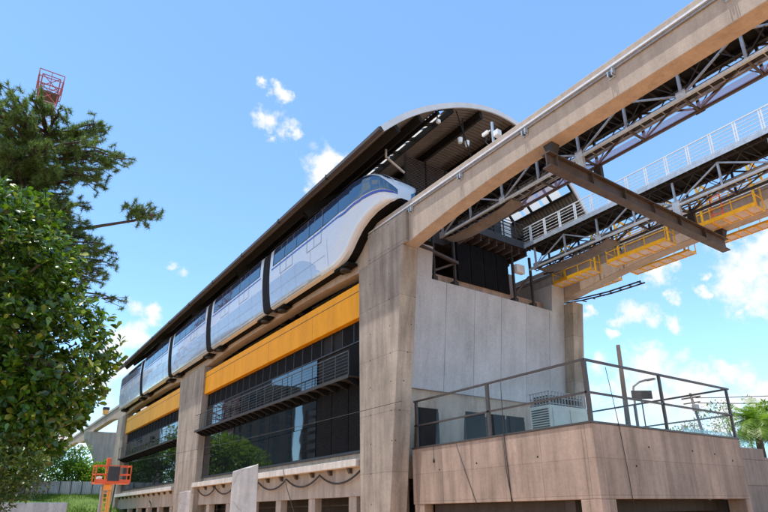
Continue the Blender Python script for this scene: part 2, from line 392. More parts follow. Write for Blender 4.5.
# ---------------------------------------------------------------- train
CX = 15.35
HW, TOP, BOT = 1.40, 18.34, 13.95
SEC = [(.62,.0),(.80,.012),(.865,.045),(.91,.13),(.955,.26),(.99,.42),(1.,.53),(1.,.62),(.99,.74),(.972,.85),(.945,.908),(.86,.947),(.72,.972),(.45,.991),(0,1.)]
def interp(tab, x):
    for (a, va), (b, vb) in zip(tab, tab[1:]):
        if x <= b:
            t = (x-a)/(b-a); return va+(vb-va)*max(0,t)
    return tab[-1][1]
T_BOT = [(19.9,16.15),(20.05,15.98),(20.5,15.86),(21.1,15.76),(21.7,15.58),(22.3,15.3),(22.8,14.9),(23.3,14.45),(23.8,14.15),(24.4,13.98),(24.8,BOT)]
T_TOP = [(19.9,16.62),(19.95,16.85),(20.05,17.08),(20.2,17.32),(20.5,17.62),(21.0,17.93),(21.7,18.17),(22.5,18.30),(23.6,18.34),(30,TOP)]
T_HW = [(19.9,.35),(19.95,.60),(20.05,.83),(20.2,1.0),(20.5,1.15),(21.0,1.27),(21.7,1.35),(22.8,1.40),(24,1.40),(30,HW)]
def sec_pt(y, k, nose, side=-1, off=0.):
    zb, zt, hw = (interp(T_BOT,y), interp(T_TOP,y), interp(T_HW,y)) if nose else (BOT, TOP, HW)
    k = max(0, min(len(SEC)-1, k)); i = min(int(k), len(SEC)-2); f = k-i
    a = SEC[i][0]+(SEC[i+1][0]-SEC[i][0])*f; h = SEC[i][1]+(SEC[i+1][1]-SEC[i][1])*f
    dx = (SEC[i+1][1]-SEC[i][1]); dz = -(SEC[i+1][0]-SEC[i][0]); n = math.hypot(dx,dz)+1e-9
    return (CX + side*(a*hw + off*dx/n), y, zb+(zt-zb)*h + off*dz/n)
def k_of_h(h):
    for i in range(len(SEC)-1):
        if h <= SEC[i+1][1]: return i+(h-SEC[i][1])/(SEC[i+1][1]-SEC[i][1])
    return len(SEC)-1
def patch(y0, y1, h0, h1, nose=False, off=.006, ny=1, nk=6, side=-1, thick=.03, fh=None):
    m = MB(); rows = []
    for i in range(ny+1):
        y = y0+(y1-y0)*i/ny
        a, b = (h0, h1) if fh is None else fh(y)
        ka, kb = k_of_h(a), k_of_h(b)
        rows.append([(lambda p_: (p_[0], p_[1]-(.014 if nose and y < 22 else 0), p_[2]))(sec_pt(y, ka+(kb-ka)*j/nk, nose, side, off)) for j in range(nk+1)])
    m.grid(rows); return m
train = thing('monorail_train', 'white monorail train with blue stripe standing on the near beam under the roof', 'train', (CX, 45, BOT))
def car(y0, y1, nose=False, tail=False):
    m = MB(); rows = []
    ys = (list(np.concatenate([np.linspace(19.9,20.3,9),np.linspace(20.36,21.2,13),np.linspace(21.3,25,30),[28]])) if nose else [y0]) + list(np.linspace(max(y0,28.5) if nose else y0+1, y1, 6))
    L = len(SEC)
    for y in ys:
        ks = [i/2 for i in range(2*(L-1)+1)]
        rows.append([sec_pt(y,k,nose,-1) for k in ks]+[sec_pt(y,k,nose,1) for k in reversed(ks[:-1])])
    m.grid(rows); n = len(rows[0])
    m.f.append(tuple(range(n))); m.f.append(tuple(len(m.v)-1-i for i in range(n)))
    body = m.build('front_car' if nose else 'car', M['trainwhite'], train, smooth=True)
    md = body.modifiers.new('e','EDGE_SPLIT'); md.split_angle = R(40)
    # windows along the side
    a, b = (24.0 if nose else y0+.55), y1-.55
    Lw = b-a; nwin = 5; dpos = [.2,.62] if not nose else [.22,.66]
    for side in (-1, 1):
        w = Lw/nwin
        patch(a-.1, b+.1, .635, .915, nose, .007, 6, 6, side).build('window_band', M['rubber'], body, smooth=True)
        for i in range(nwin):
            ya = a+i*w+(.03 if i else 0); yb = a+(i+1)*w-.03
            patch(ya, yb, .645, .908, nose, .012, 2, 6, side).build('window', M['trainglass'], body, smooth=True)
        s = patch((24.0 if nose else y0+.3), y1-.3,   .578, .604, nose, .010, 4, 3, side); s.build('stripe', M['blue'], body, smooth=True)
        s = patch((24.6 if nose else y0+.3), y1-.3, .925, .94, nose, .02, 4, 2, side); s.build('roof_trim', M['silver'], body)
        for dp in dpos:      # plug doors: seams round the leaf
            ya = a+Lw*dp; yb = ya+1.75; d = MB()
            for (c0,c1,h0,h1) in ((ya,ya+.035,.43,.905),(yb-.035,yb,.43,.905),(ya+.04,yb-.04,.43,.438),((ya+yb)/2-.015,(ya+yb)/2+.015,.445,.905)):
                g = patch(c0,c1,h0,h1,nose,.016,1,8,side); d.add(g.v,g.f)
            d.build('door', M['seam'], body)
        sk0 = 26.2 if nose else y0+.02
        patch(sk0, y1-.02, 0,0, nose, .004, 14, 8, side, fh=lambda y: (.02, .40 if not nose else .02+.38*min(1,max(.02,(y-26.2)/2.2))**.5)).build('skirt_panel', M['skirt'], body, smooth=True)
        d = MB()
        for yy in np.linspace(a+1.2, b-1.2, 4):
            g = patch(yy,yy+.02,.02,.42,nose,.006,1,8,side); d.add(g.v,g.f)
        g = patch((25.5 if nose else y0+.2), y1-.2, .225,.231, nose,.006,3,2,side); d.add(g.v,g.f)
        d.build('skirt_seam', M['seam'], body)
    if nose:
        # dark windscreen band tapering round the nose, blue line under it
        def wf(y):
            lo = interp([(19.9,.46),(20.5,.46),(21,.45),(22,.48),(23,.57),(24,.645)], y); hi = interp([(19.9,.80),(20.5,.865),(21.5,.89),(22.5,.905),(24,.908)], y); return lo, hi
        def bf(y):
            lo = interp([(19.9,.33),(20.5,.355),(21,.355),(22,.40),(23,.495),(24,.578)], y); return lo, lo+interp([(19.9,.10),(20.5,.075),(21.5,.06),(24,.026)], y)
        for side in (-1,1):
            patch(19.91,23.95,0,0,True,.022,60,30,side,fh=wf).build('windscreen', M['trainglass'], body, smooth=True)
            patch(19.91,23.99,0,0,True,.022,60,10,side,fh=bf).build('stripe', M['blue'], body, smooth=True)
        c = MB(); rows=[]
        for y in np.linspace(20.15,25,40):
            k0 = k_of_h(interp([(20.15,.93),(21.5,.955),(25,.965)],y)); rows.append([sec_pt(y,k0+(len(SEC)-1-k0)*j/6,True,-1,.02) for j in range(7)]+[sec_pt(y,k0+(len(SEC)-1-k0)*j/6,True,1,.02) for j in range(5,-1,-1)])
        c.grid(rows); c.build('roof_hatch', M['trainglass'], body, smooth=True)
    e = MB(); rows = []
    for y in ys: rows.append([sec_pt(y,.25,nose,-1,-.03), (CX,y,sec_pt(y,.25,nose,-1)[2]+.04), sec_pt(y,.25,nose,1,-.03)])
    e.grid(rows); e.build('underframe', M['underside'], body)
    # guide wheels below
    for yy in ((24.3 if nose else y0+.75), y1-.75):
        for sx in (-.71,.71):
            bo = MB(); bo.box(CX+sx-.29,CX+sx+.29,yy-.75,yy+.75,13.80,13.97); bo.build('bogie_frame', M['underside'], body, bevel=.04)
        for sx in (-.72,.72):
            wv = MB(); wv.path([(CX+sx,yy,13.68),(CX+sx,yy,13.82)], .28, 20); wv.build('guide_wheel', M['darksteel'], body, bevel=.03)
    return body
cuts = [19.9, 33.3, 44.5, 55.4, 66.4, 77.4]
for i in range(5):
    car(cuts[i] if i == 0 else cuts[i]+.57, cuts[i+1]-.57 if i < 4 else cuts[i+1], nose=(i == 0))
for y in cuts[1:5]:
    m = MB(); rows = []
    for k in range(9):
        yy = y-.60+.15*k; o = -.05 if k % 2 else -.012
        ks = [i/2 for i in range(2*(len(SEC)-1)+1)]
        rows.append([sec_pt(yy,q_,False,-1,o) for q_ in ks]+[sec_pt(yy,q_,False,1,o) for q_ in reversed(ks[:-1])])
    m.grid(rows); m.build('gangway', M['rubber'], train)

# ---------------------------------------------------------------- station building
st = thing('station_building', 'long raised monorail station with black glazed side, orange bands, grey end wall and arched roof', 'station', (21.4, 48, 0))
# end wall, leaning with the pillars (top nearer the street corner)
def yw(z, y=20.15): return y + (12.4-z)*.118
def leanbox(x0, x1, z0, z1, th, y=20.15):
    a, b = yw(z0,y), yw(z1,y)
    return [(x0,a,z0),(x1,a,z0),(x1,a+th,z0),(x0,a+th,z0),(x0,b,z1),(x1,b,z1),(x1,b+th,z1),(x0,b+th,z1)]
m = MB()
m.hexa(leanbox(15.72,17.08,12.403,14.05,.35)); m.hexa(leanbox(26.0,27.08,12.403,13.98,1.5)); m.hexa(leanbox(15.72,27.08,7.0,12.4,.4))
m.build('end_wall', M['wall'], st)
m = MB(); m.hexa(leanbox(16.0,27.08,3.0,6.997,.4,20.35)); m.build('terrace_back_wall', M['wallbase'], st)
m = MB(); m.box(17.1,25.98,20.75,21.3,11.5,13.05); m.build('parapet', M['terrace'], st)
m = MB(); m.box(15.9,16.1,19.75,20.1,7.6,11.2)
for (x0,x1,z0,z1) in ((16.55,17.95,4.2,6.25),(19.6,23.9,4.2,6.3)):
    f = MB(); yy = yw(5.2,20.35)
    f.box(x0,x1,yy-.10,yy+.04,z0,z1); w = f.build('door', M['blackframe'], st)
    g = MB(); n = max(1,int((x1-x0)/1.1)); ww=(x1-x0)/n
    for i in range(n): g.box(x0+i*ww+.05,x0+(i+1)*ww-.05,yy-.125,yy-.102,z0+.06,z1-.06)
    g.build('pane', M['black'], w)
# side facade, bays between the pillars
GX = 15.35
def bay(ya, yb, first):
    # orange band
    m = MB(); m.box(15.0,15.45,ya,yb,11.0,12.86); m.build('orange_band', M['orange'] if first else M['orange2'], st, bevel=.02)
    m = MB(); m.box(14.985,14.998,ya+.02,yb-.02,12.40,12.43); m.build('band_seam', M['rust'], st)
    for yy in np.arange(ya+5.2, yb-1, 6.1):
        m = MB(); m.box(14.994,14.9985,yy,yy+.008,11.03,12.39); m.build('band_joint', M['rust'], st)
    # dark soffit above band and back wall
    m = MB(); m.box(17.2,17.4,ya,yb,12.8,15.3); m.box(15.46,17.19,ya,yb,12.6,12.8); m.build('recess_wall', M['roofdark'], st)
    sol = ya+5.1 if first else ya
    dy0, dy1 = (ya+2.9, ya+4.65) if first else (0,0)
    # upper row of black louvre panels
    spans = []; y = ya
    while y < yb-.4:
        e = min(y+1.16, yb); spans.append((y,e)); y = e
    for (a, b) in spans:
        if first and b > dy0+.1 and a < dy1-.1: continue
        m = MB()
        for k in range(12):
            z = 9.98+k*.083; m.box(GX-.02,GX+.02,a+.05,b-.05,z,z+.05)
        m.box(GX+.025,GX+.06,a+.03,b-.03,9.95,10.98); m.build('louvre_panel', M['black'], st)
    # mullions and transoms
    m = MB()
    for (a, b) in spans: m.box(GX-.045,GX+.05,a-.022,a+.022,9.93,10.99)
    m.box(GX-.06,GX+.05,ya,yb,9.86,9.925); m.box(GX-.06,GX+.05,ya,yb,7.9,7.98); m.box(GX-.07,GX+.05,ya,yb,4.3,4.42); m.box(GX-.02,GX+.05,ya,yb,10.992,11.0)
    m.build('facade_frame', M['blackframe'], st)
    if first:
        for (z0, z1) in ((8.0,9.85),(4.45,7.88)):
            yy = ya
            while yy < sol-.3:
                e = min(yy+1.7, sol)
                if z0 > 7 and e > dy0 and yy < dy1: yy = e; continue
                m = MB(); nz = int((z1-z0)/.083)
                for k in range(nz): m.box(GX-.02,GX+.02,yy+.05,e-.05,z0+k*.083,z0+k*.083+.05)
                m.box(GX+.025,GX+.06,yy+.03,e-.03,z0,z1); m.build('louvre_panel', M['black'], st); yy = e
        m = MB(); m.box(GX+.4,GX+.5,dy0,dy1,8.0,10.95); m.build('door', M['roofdark'], st)
        m = MB(); m.box(GX+.15,GX+.3,dy0+1.0,dy0+1.22,8.0,10.7); m.build('door_post', M['wallbase'], st)
    def panes(z0, z1, w):
        y = sol
        while y < yb-.3:
            e = min(y+w, yb)
            tl = random.uniform(-.006,.006); t2 = random.uniform(-.004,.004)
            m = MB(); m.hexa([(GX-.03+tl,y+.03,z0),(GX+.02,y+.03,z0),(GX+.02,e-.03,z0),(GX-.03-tl,e-.03,z0),(GX-.03+tl+t2,y+.03,z1),(GX+.02,y+.03,z1),(GX+.02,e-.03,z1),(GX-.03-tl+t2,e-.03,z1)])
            m.build('window_pane', M['glass'], st); y = e
    panes(8.0,9.84,1.9); panes(4.44,6.1,3.1); panes(6.13,7.88,3.1)
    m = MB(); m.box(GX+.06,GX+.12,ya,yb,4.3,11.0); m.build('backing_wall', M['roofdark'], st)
    # ledge with brackets
    m = MB(); m.box(14.7,15.6,ya+(0 if first else -.3),yb,3.62,3.95); m.build('ledge', M['ledge'], st, bevel=.015)
    m = MB(); m.box(15.2,15.6,ya,yb,2.3,3.615); m.box(15.45,15.6,ya,yb,3.955,4.295); m.build('base_wall', M['wallbase'], st)
    y = ya+1.2
    while y < yb-.3:
        m = MB(); m.prism_y([(14.95,3.60),(15.19,3.60),(15.19,3.36),(15.10,3.36)], y-.1, y+.1); m.build('ledge_bracket', M['rust'], st); y += 1.9
    # base columns and dark void
    y = ya+.8
    while y < yb-.4:
        m = MB(); m.box(15.26,15.66,y,y+.7,-.1,2.295); m.build('base_column', M['wallbase'], st); y += 4.1
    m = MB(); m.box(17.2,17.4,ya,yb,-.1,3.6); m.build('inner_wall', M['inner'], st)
    m = MB()
    for k in range(5): m.box(16.2,16.26,ya+.5,yb-.5,.4+k*.38,.44+k*.38)
    m.build('security_bar', M['rust'], st)
    # side catwalk with railing
    ca, cb = (ya+.45, yb) if first else (ya, yb)
    cw = MB(); cw.box(14.55,15.28,ca,cb,7.93,7.99); cw.box(14.53,14.57,ca,cb,7.86,8.04)
    cat = cw.build('catwalk', M['darksteel'], st)
    y = ca+.3
    while y < cb-.1:
        m = MB(); m.prism_y([(14.6,7.925),(15.28,7.925),(15.28,7.6),(15.1,7.6),(14.6,7.82)], y-.09, y+.09); m.build('catwalk_bracket', M['black'], cat); y += 1.05
    m = MB(); y = ca
    while y <= cb+.01:
        m.bar((14.55,y,8.0),(14.55,y,9.22), .035); y += 1.26
    for z in (8.2,8.37,8.54,8.71,8.88,9.05): m.bar((14.55,ca,z),(14.55,cb,z), .016)
    m.bar((14.55,ca,9.22),(14.55,cb,9.22), .045)
    m.build('catwalk_railing', M['catrail'], cat)
bay(23.35, 47.6, True); bay(53.6, 76.5, False)
# walls behind the pillars
m = MB(); m.box(15.72,15.95,47.2,54.05,0,13); m.build('pier_wall', M['wallbase'], st)
m = MB(); m.box(15.6,27.1,76.6,77.0,0,13); m.build('rear_wall', M['wallbase'], st)
m = MB(); m.box(27.2,27.5,21.0,77.1,0,12.5); m.build('far_side_wall', M['wallbase'], st)
# platform slab, edge, joists, railing at its end
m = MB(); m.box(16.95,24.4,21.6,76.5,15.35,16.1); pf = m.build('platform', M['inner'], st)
m = MB(); m.box(19.2,24.4,20.0,21.58,15.78,16.1); m.box(19.2,24.45,19.94,19.995,15.7,16.14); m.build('platform_edge', M['darksteel'], pf)
for k in range(9):
    m = MB(); x = 19.35+k*.6; m.ibeam((x,20.02,15.55),(x,23.5,15.55), .14, .38, .03, .03); m.build('joist', M['rust'], pf)
m = MB(); m.box(19.2,24.4,20.1,23.6,15.745,15.775); m.build('deck_soffit', M['rust'], pf)
m = MB()
for k in range(6): x = 19.5+k*.96; m.bar((x,20.0,16.1),(x,20.0,17.25), .05)
for z in (16.35,16.6,16.85,17.25): m.bar((19.5,20,z),(24.3,20,z), .035)
m.build('platform_railing', M['darksteel'], pf)
# black screen panels below platform end
for k in range(4):
    x0 = 19.3+k*.98; m = MB(); m.box(x0+.03,x0+.95,20.66,20.72,13.0,15.3)
    for j in range(11): m.box(x0+.05+j*.08,x0+.08+j*.08,20.63,20.655,13.02,15.28)
    m.build('screen_panel', M['black'], st)
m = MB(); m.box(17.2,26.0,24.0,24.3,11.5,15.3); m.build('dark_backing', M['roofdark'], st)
# steel stanchions on the parapet
for x in (17.55, 18.95, 23.4, 24.9):
    m = MB(); m.ibeam((x,20.5,12.42),(x,20.5,12.43),.2,.2); m = MB(); m.box(x-.06,x+.06,20.45,20.57,12.5,15.6); m.box(x-.14,x+.14,20.4,20.74,12.42,12.78); m.build('stanchion', M['darksteel'], st)
m = MB(); m.bar((17.6,20.5,13.1),(18.9,20.45,13.75),.1); m.bar((23.5,20.5,13.1),(24.6,20.4,14.3),.1); m.build('brace', M['rust'], st)
m = MB(); m.bar((16.0,19.9,13.9),(19.0,20.3,13.75),.16,.14); m.build('tie_beam', M['rust'], st)
m = MB(); m.box(23.55,24.2,20.3,20.6,14.35,14.85); m.build('sign_box', M['white'], st, bevel=.02)
m = MB(); m.box(24.25,25.6,22.4,22.9,11.5,15.3); m.build('inner_column', M['wallbase'], st)
m = MB(); m.box(24.0,25.98,24.31,24.5,11.5,15.3); m.build('dark_backing', M['inner'], st)
# cabinet with a pale louvre on the platform end
m = MB(); m.box(21.9,23.4,20.25,21.3,16.11,17.3); cb_ = m.build('cabinet', M['darksteel'], pf)
m = MB()
for k in range(9): m.box(22.45,23.2,20.21,20.245,16.22+k*.11,16.29+k*.11)
m.build('cabinet_louvre', M['whiterail'], cb_)
# louvred screen deep under the roof
m = MB(); m.box(17.85,24.0,23.1,23.14,18.6,21.5)
scr = m.build('inner_screen', M['roofdark'], st)
m = MB()
for k in range(24): m.box(17.9,23.95,23.02,23.09,18.65+k*.118,18.70+k*.118)
m.build('slat', M['rust'], scr)
m = MB()
for x in (17.86,19.4,20.94,22.48,24.0): m.box(x-.04,x+.04,22.97,23.015,18.6,21.55)
m.build('screen_post', M['roofdark'], scr)

m = MB(); m.box(16.95,16.99,22,76,16.1,17.6); m.build('platform_screen', M['glass'], pf)
m = MB(); m.box(16.3,16.5,20.6,23.2,16.1,16.25); m.bar((16.4,20.7,15.6),(16.4,20.7,16.2),.12); m.bar((16.4,22.9,15.4),(16.4,22.9,16.2),.12); m.build('stop_gantry', M['darksteel'], st)
# arched roof
PROF = [(13.3,18.85),(14.43,19.98),(15.6,20.9),(16.75,21.65),(18.0,22.33),(19.2,22.85),(20.47,23.24),(21.4,23.39),(22.3,23.40),(23.3,23.27),(24.5,22.9),(25.7,22.3),(26.7,21.6),(27.6,20.78),(28.4,19.8),(29.1,18.75)]
def smoothprof(n=49):
    xs = np.array([p[0] for p in PROF]); zs = np.array([p[1] for p in PROF])
    s = np.concatenate([[0],np.cumsum(np.hypot(np.diff(xs),np.diff(zs)))]); u = np.linspace(0,s[-1],n)
    x = np.interp(u,s,xs); z = np.interp(u,s,zs)
    for _ in range(6):
        x[1:-1] = (x[:-2]+2*x[1:-1]+x[2:])/4; z[1:-1] = (z[:-2]+2*z[1:-1]+z[2:])/4
    return x, z
RX, RZ = smoothprof()
tx, tz = np.gradient(RX), np.gradient(RZ); ln = np.hypot(tx,tz); NX, NZ = -tz/ln, tx/ln
Y0R, Y1R = 18.95, 77.8
def rp(i, off, y): return (RX[i]+NX[i]*off, y, RZ[i]+NZ[i]*off)
def roofrange(i0, i1, y0, y1, off, step):
    m = MB(); rows = []; k = 0; y = y0
    while y < y1+1e-6:
        o = off + (.022 if k % 2 else -.022); rows.append([rp(i,o,y) for i in range(i0,i1+1)]); y += step; k += 1
    m.grid(rows); return m
n = len(RX); strips = [(12,15),(40,43)]
roof = None
for (a, b) in ((0,12),(15,40),(43,n-1)):
    m = roofrange(a,b,Y0R,Y1R,-.12,.125); o = m.build('roof_sheet', M['roofin'], st, fix=False, smooth=False)
    m = MB(); m.grid([[rp(i,.06,y) for i in range(a,b+1)] for y in (Y0R,40,60,Y1R)]); m.build('roof_top', M['roofw'], st, smooth=True)
for (a, b) in strips:
    y = Y0R+.8
    while y < Y1R-1:
        m = MB(); m.grid([[rp(i,-.03,y+.12) for i in range(a,b+1)],[rp(i,-.03,y+1.5) for i in range(a,b+1)]])
        m.build('skylight', M['sky_panel'], st)
        y += 1.62
    y = Y0R+.02
    while y < Y1R-.2:
        m = MB(); m.add([rp(a,-.06,y),rp(b,-.06,y),rp(b,-.06,y+.12),rp(a,-.06,y+.12),rp(a,-.2,y),rp(b,-.2,y),rp(b,-.2,y+.12),rp(a,-.2,y+.12)],[(0,1,2,3),(7,6,5,4),(0,4,5,1),(1,5,6,2),(2,6,7,3),(3,7,4,0)]); m.build('skylight_rib', M['roofdark'], st); y += 1.62
for i in (3,8,12,15,21,28,34,40,43,46):
    dp = .2 if i in (12,15,40,43) else .42
    m = MB(); m.bar(rp(i,-.15-dp/2,Y0R+.15), rp(i,-.15-dp/2,Y1R-.2), .16 if dp < .3 else .22, dp, up=(NX[i],0,NZ[i])); m.build('purlin', M['roofdark'], st)
for y in (27.5,38.2,49,59.8,70.6):
    m = MB(); m.grid([[rp(i,-.55,y+d) for i in range(n)] for d in (0,.25)]); m.grid([[rp(i,-.95,y+d) for i in range(n)] for d in (0,.25)]); m.grid([[rp(i,o,y) for i in range(n)] for o in (-.55,-.95)]); m.grid([[rp(i,o,y+.25) for i in range(n)] for o in (-.55,-.95)])
    m.build('roof_rib', M['roofdark'], st)
m = MB(); rows = []
for i in range(n): rows.append([rp(i,.10,Y0R-.09),rp(i,.10,Y0R-.005),rp(i,-.20,Y0R-.005),rp(i,-.20,Y0R-.09)])
m.grid(rows, closed=True); m.build('roof_fascia', M['roofw'], st)
for s, i in ((-1,0),(1,n-1)):
    x, z = RX[i], RZ[i]; m = MB(); m.box(x-.14 if s<0 else x-.10, x+.10 if s<0 else x+.14, Y0R-.05, Y1R, z-.14, z+.05); m.build('gutter', M['gutter'], st)
    m = MB(); y = Y0R+5
    while y < Y1R: m.box(x-.16 if s<0 else x+.0, x+.0 if s<0 else x+.16, y, y+.1, z-.17, z+.08); y += 6
    m.build('gutter_strap', M['roofdark'], st)
# wall of the upper concourse behind the train on the far side, roof columns
for y in (27.5,38.2,49,59.8,70.6):
    for x in (17.6,25.3):
        m = MB(); m.path([(x,y+.12,16.1),(x,y+.12,22.2 if x<20 else 21.9)], .16, 12); m.build('roof_column', M['darksteel'], st, smooth=True)
# tie rods under the roof mouth and the small lightning rod on top
m = MB(); m.path([(18.55,19.2,22.3),(19.6,19.3,19.6)], .035, 6); m.build('tie_rod', M['roofdark'], st)
m = MB(); m.path([(15.4,21.5,19.95),(15.4,21.5,19.5),(16.6,21.5,18.95)], .07, 8); m.build('drain_pipe', M['ledge'], st, smooth=True)
m = MB(); m.path([(15.0,20.6,20.35),(15.0,20.6,21.1)], .025, 6); m.path([(15.0,20.6,21.05),(15.9,20.2,21.12)], .025, 6); m.build('lightning_rod', M['galvdull'], st)
# round lamps hanging in the mouth of the roof
t = thing('hanging_floodlight', 'round pale floodlight hanging from a rod under the arched roof', 'lamp', (19.75,20.0,21.2))
for dx in (-.28,.24):
    m = MB(); m.path([(19.75+dx,20.0,21.1),(19.75+dx,20.0,21.4)], [.11,.15], 14); m.build('lamp_head', M['lampglass'], t, smooth=False)
m = MB(); m.path([(19.4,20.0,21.45),(20.1,20.0,21.45)], .03, 6); m.path([(19.75,20.0,21.45),(19.75,20.0,22.9)], .03, 6); m.build('hanger', M['darksteel'], t)
t = thing('skylight_gleam_block', 'small white block standing in for bright sky at the front end of the skylight strip', 'lamp', (17.3,19.3,21.2))  # added white block imitating sky seen through the end of the skylight strip
m = MB(); m.box(17.2,17.42,19.25,19.42,21.1,21.3); m.build('lamp_head', M['lampglass'], t, bevel=.03)  # no lamp here: pale box coloured like the bright sky gap
m = MB(); m.bar((17.3,19.35,21.3),(17.3,19.4,21.6),.06); m.build('bracket', M['darksteel'], t)

# ---------------------------------------------------------------- service walkways
def walkway(xl, xr, y0, y1, zb, zd, name_label, rail, mats, joists=True, net=True, shift=0):
    t = thing('service_walkway', name_label, 'walkway', ((xl+xr)/2, 12, zb), 'steel truss walkways beside the beams')
    P_ = 2.0; nodes = np.arange(y0, y1+.01, P_)
    for x in (xl, xr):
        mat = mats[0] if x == xl else mats[1]
        m = MB(); m.bar((x,y0,zb),(x,y1,zb),.10,.10); m.build('chord', mat, t)
        m = MB(); m.bar((x,y0,zd-.14),(x,y1,zd-.14),.10,.14); m.build('chord', M['darksteel'] if x==xl else M['darksteel'], t)
        for i, y in enumerate(nodes):
            m = MB(); m.bar((x,y,zb+.05),(x,y,zd-.22),.085,.085); m.build('post', mat, t)
            if i < len(nodes)-1:
                m = MB()
                if i % 2: m.bar((x,y,zb+.06),(x,y+P_,zd-.24),.06,.06)
                else: m.bar((x,y,zd-.24),(x,y+P_,zb+.06),.06,.06)
                m.build('diagonal', mat, t)
                m = MB(); m.bar((x,y,zb+.06),(x,y+P_/2,zd-.24),.03,.03); m.bar((x,y+P_/2,zd-.24),(x,y+P_,zb+.06),.03,.03); m.build('tie', M['darksteel'], t)
        for y in nodes[1::2]:
            m = MB(); m.box(x-.062 if x==xl else x+.052, x-.052 if x==xl else x+.062, y-.16,y+.16,zb-.08,zb+.24); m.build('gusset', mat, t)
    # deck of grating on joists
    m = MB(); m.box(xl-.25,xr+.25,y0,y1,zd-.065,zd-.02); dk = m.build('deck', M['roofdark'], t)
    m = MB()
    for y in np.arange(y0+.2,y1,.5): m.bar((xl-.25,y,zd-.12),(xr+.25,y,zd-.12),.06,.10)
    m.build('deck_joist', M['darksteel'], dk)
    m = MB(); m.box(xl-.27,xl-.255,y0,y1,zd-.14,zd+.1); m.box(xr+.255,xr+.27,y0,y1,zd-.14,zd+.1); m.build('toe_board', M['galv'], dk)
    # bottom plan bracing
    m = MB()
    for i, y in enumerate(nodes):
        m.bar((xl+.05,y,zb),(xr-.05,y,zb),.07,.07)
        if i < len(nodes)-1: m.bar((xl+.05,y,zb),(xr-.05,y+P_,zb),.05,.05)
    m.build('bottom_brace', M['rust'], t)
    m = MB()
    for y in np.arange(y0+.4,y1,.4): m.bar((xl+.05,y,zb+.06),(xl+.55,y,zb+.06),.03,.03)
    m.bar((xl+.55,y0,zb+.06),(xl+.55,y1,zb+.06),.05,.05)
    m.build('cable_ladder', M['galvdull'], t)
    m = MB()
    for k in range(4): m.path([(xl+.12+.1*k,y0,zb+.12),(xl+.12+.1*k,(y0+y1)/2,zb+.11),(xl+.12+.1*k,y1,zb+.12)], .035, 6)
    for k in range(5): m.path([(xr-.12-.09*k,y0,zb+.55+.03*(k%2)),(xr-.12-.09*k,y1,zb+.55+.03*(k%2))], .03, 6)
    m.build('power_cable', M['cable'], t)
    m = MB(); m.box(xr-.6,xr-.05,y0,y1,zb+.47,zb+.5); m.build('cable_tray', M['galvdull'], t)
    if net:
        for i in range(len(nodes)-1):
            y = nodes[i]; m = MB(); m.add([(xl+.62,y+.08,zb-.02),(xr-.1,y+.08,zb-.02),(xr-.1,y+P_-.08,zb-.02),(xl+.62,y+P_-.08,zb-.02)],[(0,1,2,3)]); m.build('netting', M['net'], t)
    # railing
    for x in (xl-.2, xr+.2):
        m = MB(); 
        for y in np.arange(y0,y1+.01,1.0):
            m.bar((x,y-.045,zd),(x,y-.045,zd+1.08),.035,.05); m.bar((x,y+.045,zd),(x,y+.045,zd+1.08),.035,.05)
        for z in (.2,.38,.56,.74,.9): m.bar((x,y0,zd+z),(x,y1,zd+z),.022,.022)
        m.bar((x,y0,zd+1.08),(x,y1,zd+1.08),.045,.045)
        m.build('railing', rail, t)
    return t
walkway(17.0,18.1,-2.9,19.2,14.24,15.62,'steel truss walkway with netting hung close behind the near beam', M['galvdull'], (M['galv'],M['rust']))
walkway(23.75,24.95,-2.9,19.6,14.24,15.62,'open steel truss walkway with white railing beside the farther beam', M['whiterail'], (M['galv'],M['darksteel']), net=False)
# sagging tarpaulin under the ends of both walkways
for (x0,x1,lab) in ((17.0,17.75,'grey brown tarpaulin sagging under the walkway end behind the near beam'),(23.75,24.75,'grey brown tarpaulin sagging under the walkway end by the yellow baskets')):
    m = MB(); rows = []
    for i in range(25):
        y = 14.6+i*.19; f = i/24
        rows.append([(x0+(x1-x0)*j/8, y, 14.16-.42*math.sin(math.pi*f)**.8*(.55+.45*math.sin(math.pi*j/8))-.02*math.sin(9*f+j)) for j in range(9)])
    m.grid(rows); o = m.build('tarpaulin', paint('tarpaulin', (.13,.11,.10), .7, var=.25, scale=2, dirt=.4), smooth=True, fix=False)
    o.modifiers.new('s','SOLIDIFY').thickness = .012
    tag(o, lab, 'tarpaulin')

# cross beam
t = thing('steel_crossbeam', 'long brown steel beam spanning crosswise under both monorail beams', 'steel beam', (21.4,11.1,13.4))
m = MB(); m.ibeam((14.95,11.1,13.36),(27.75,11.1,13.36),.36,.60,.05,.04); m.build('girder', M['rust'], t)
for x in np.arange(15.4,27.7,2.05):
    m = MB(); m.box(x-.012,x+.012,10.94,11.26,13.115,13.605); m.build('stiffener', M['rust'], t)
for x in (15.35,27.57):
    m = MB(); m.hexa([(x-.14,11.0,13.665),(x+.14,11.0,13.665),(x+.14,11.2,13.665),(x-.14,11.2,13.665),(x-.22,10.9,14.09),(x+.22,10.9,14.09),(x+.22,11.3,14.09),(x-.22,11.3,14.09)]); m.build('hanger', M['darksteel'], t)
for x in (17.0,18.1,23.75,24.95):
    m = MB(); m.box(x-.09,x+.09,10.95,11.25,13.665,14.18); m.build('seat_bracket', M['galv'] if x in (17.0,23.75) else M['darksteel'], t)

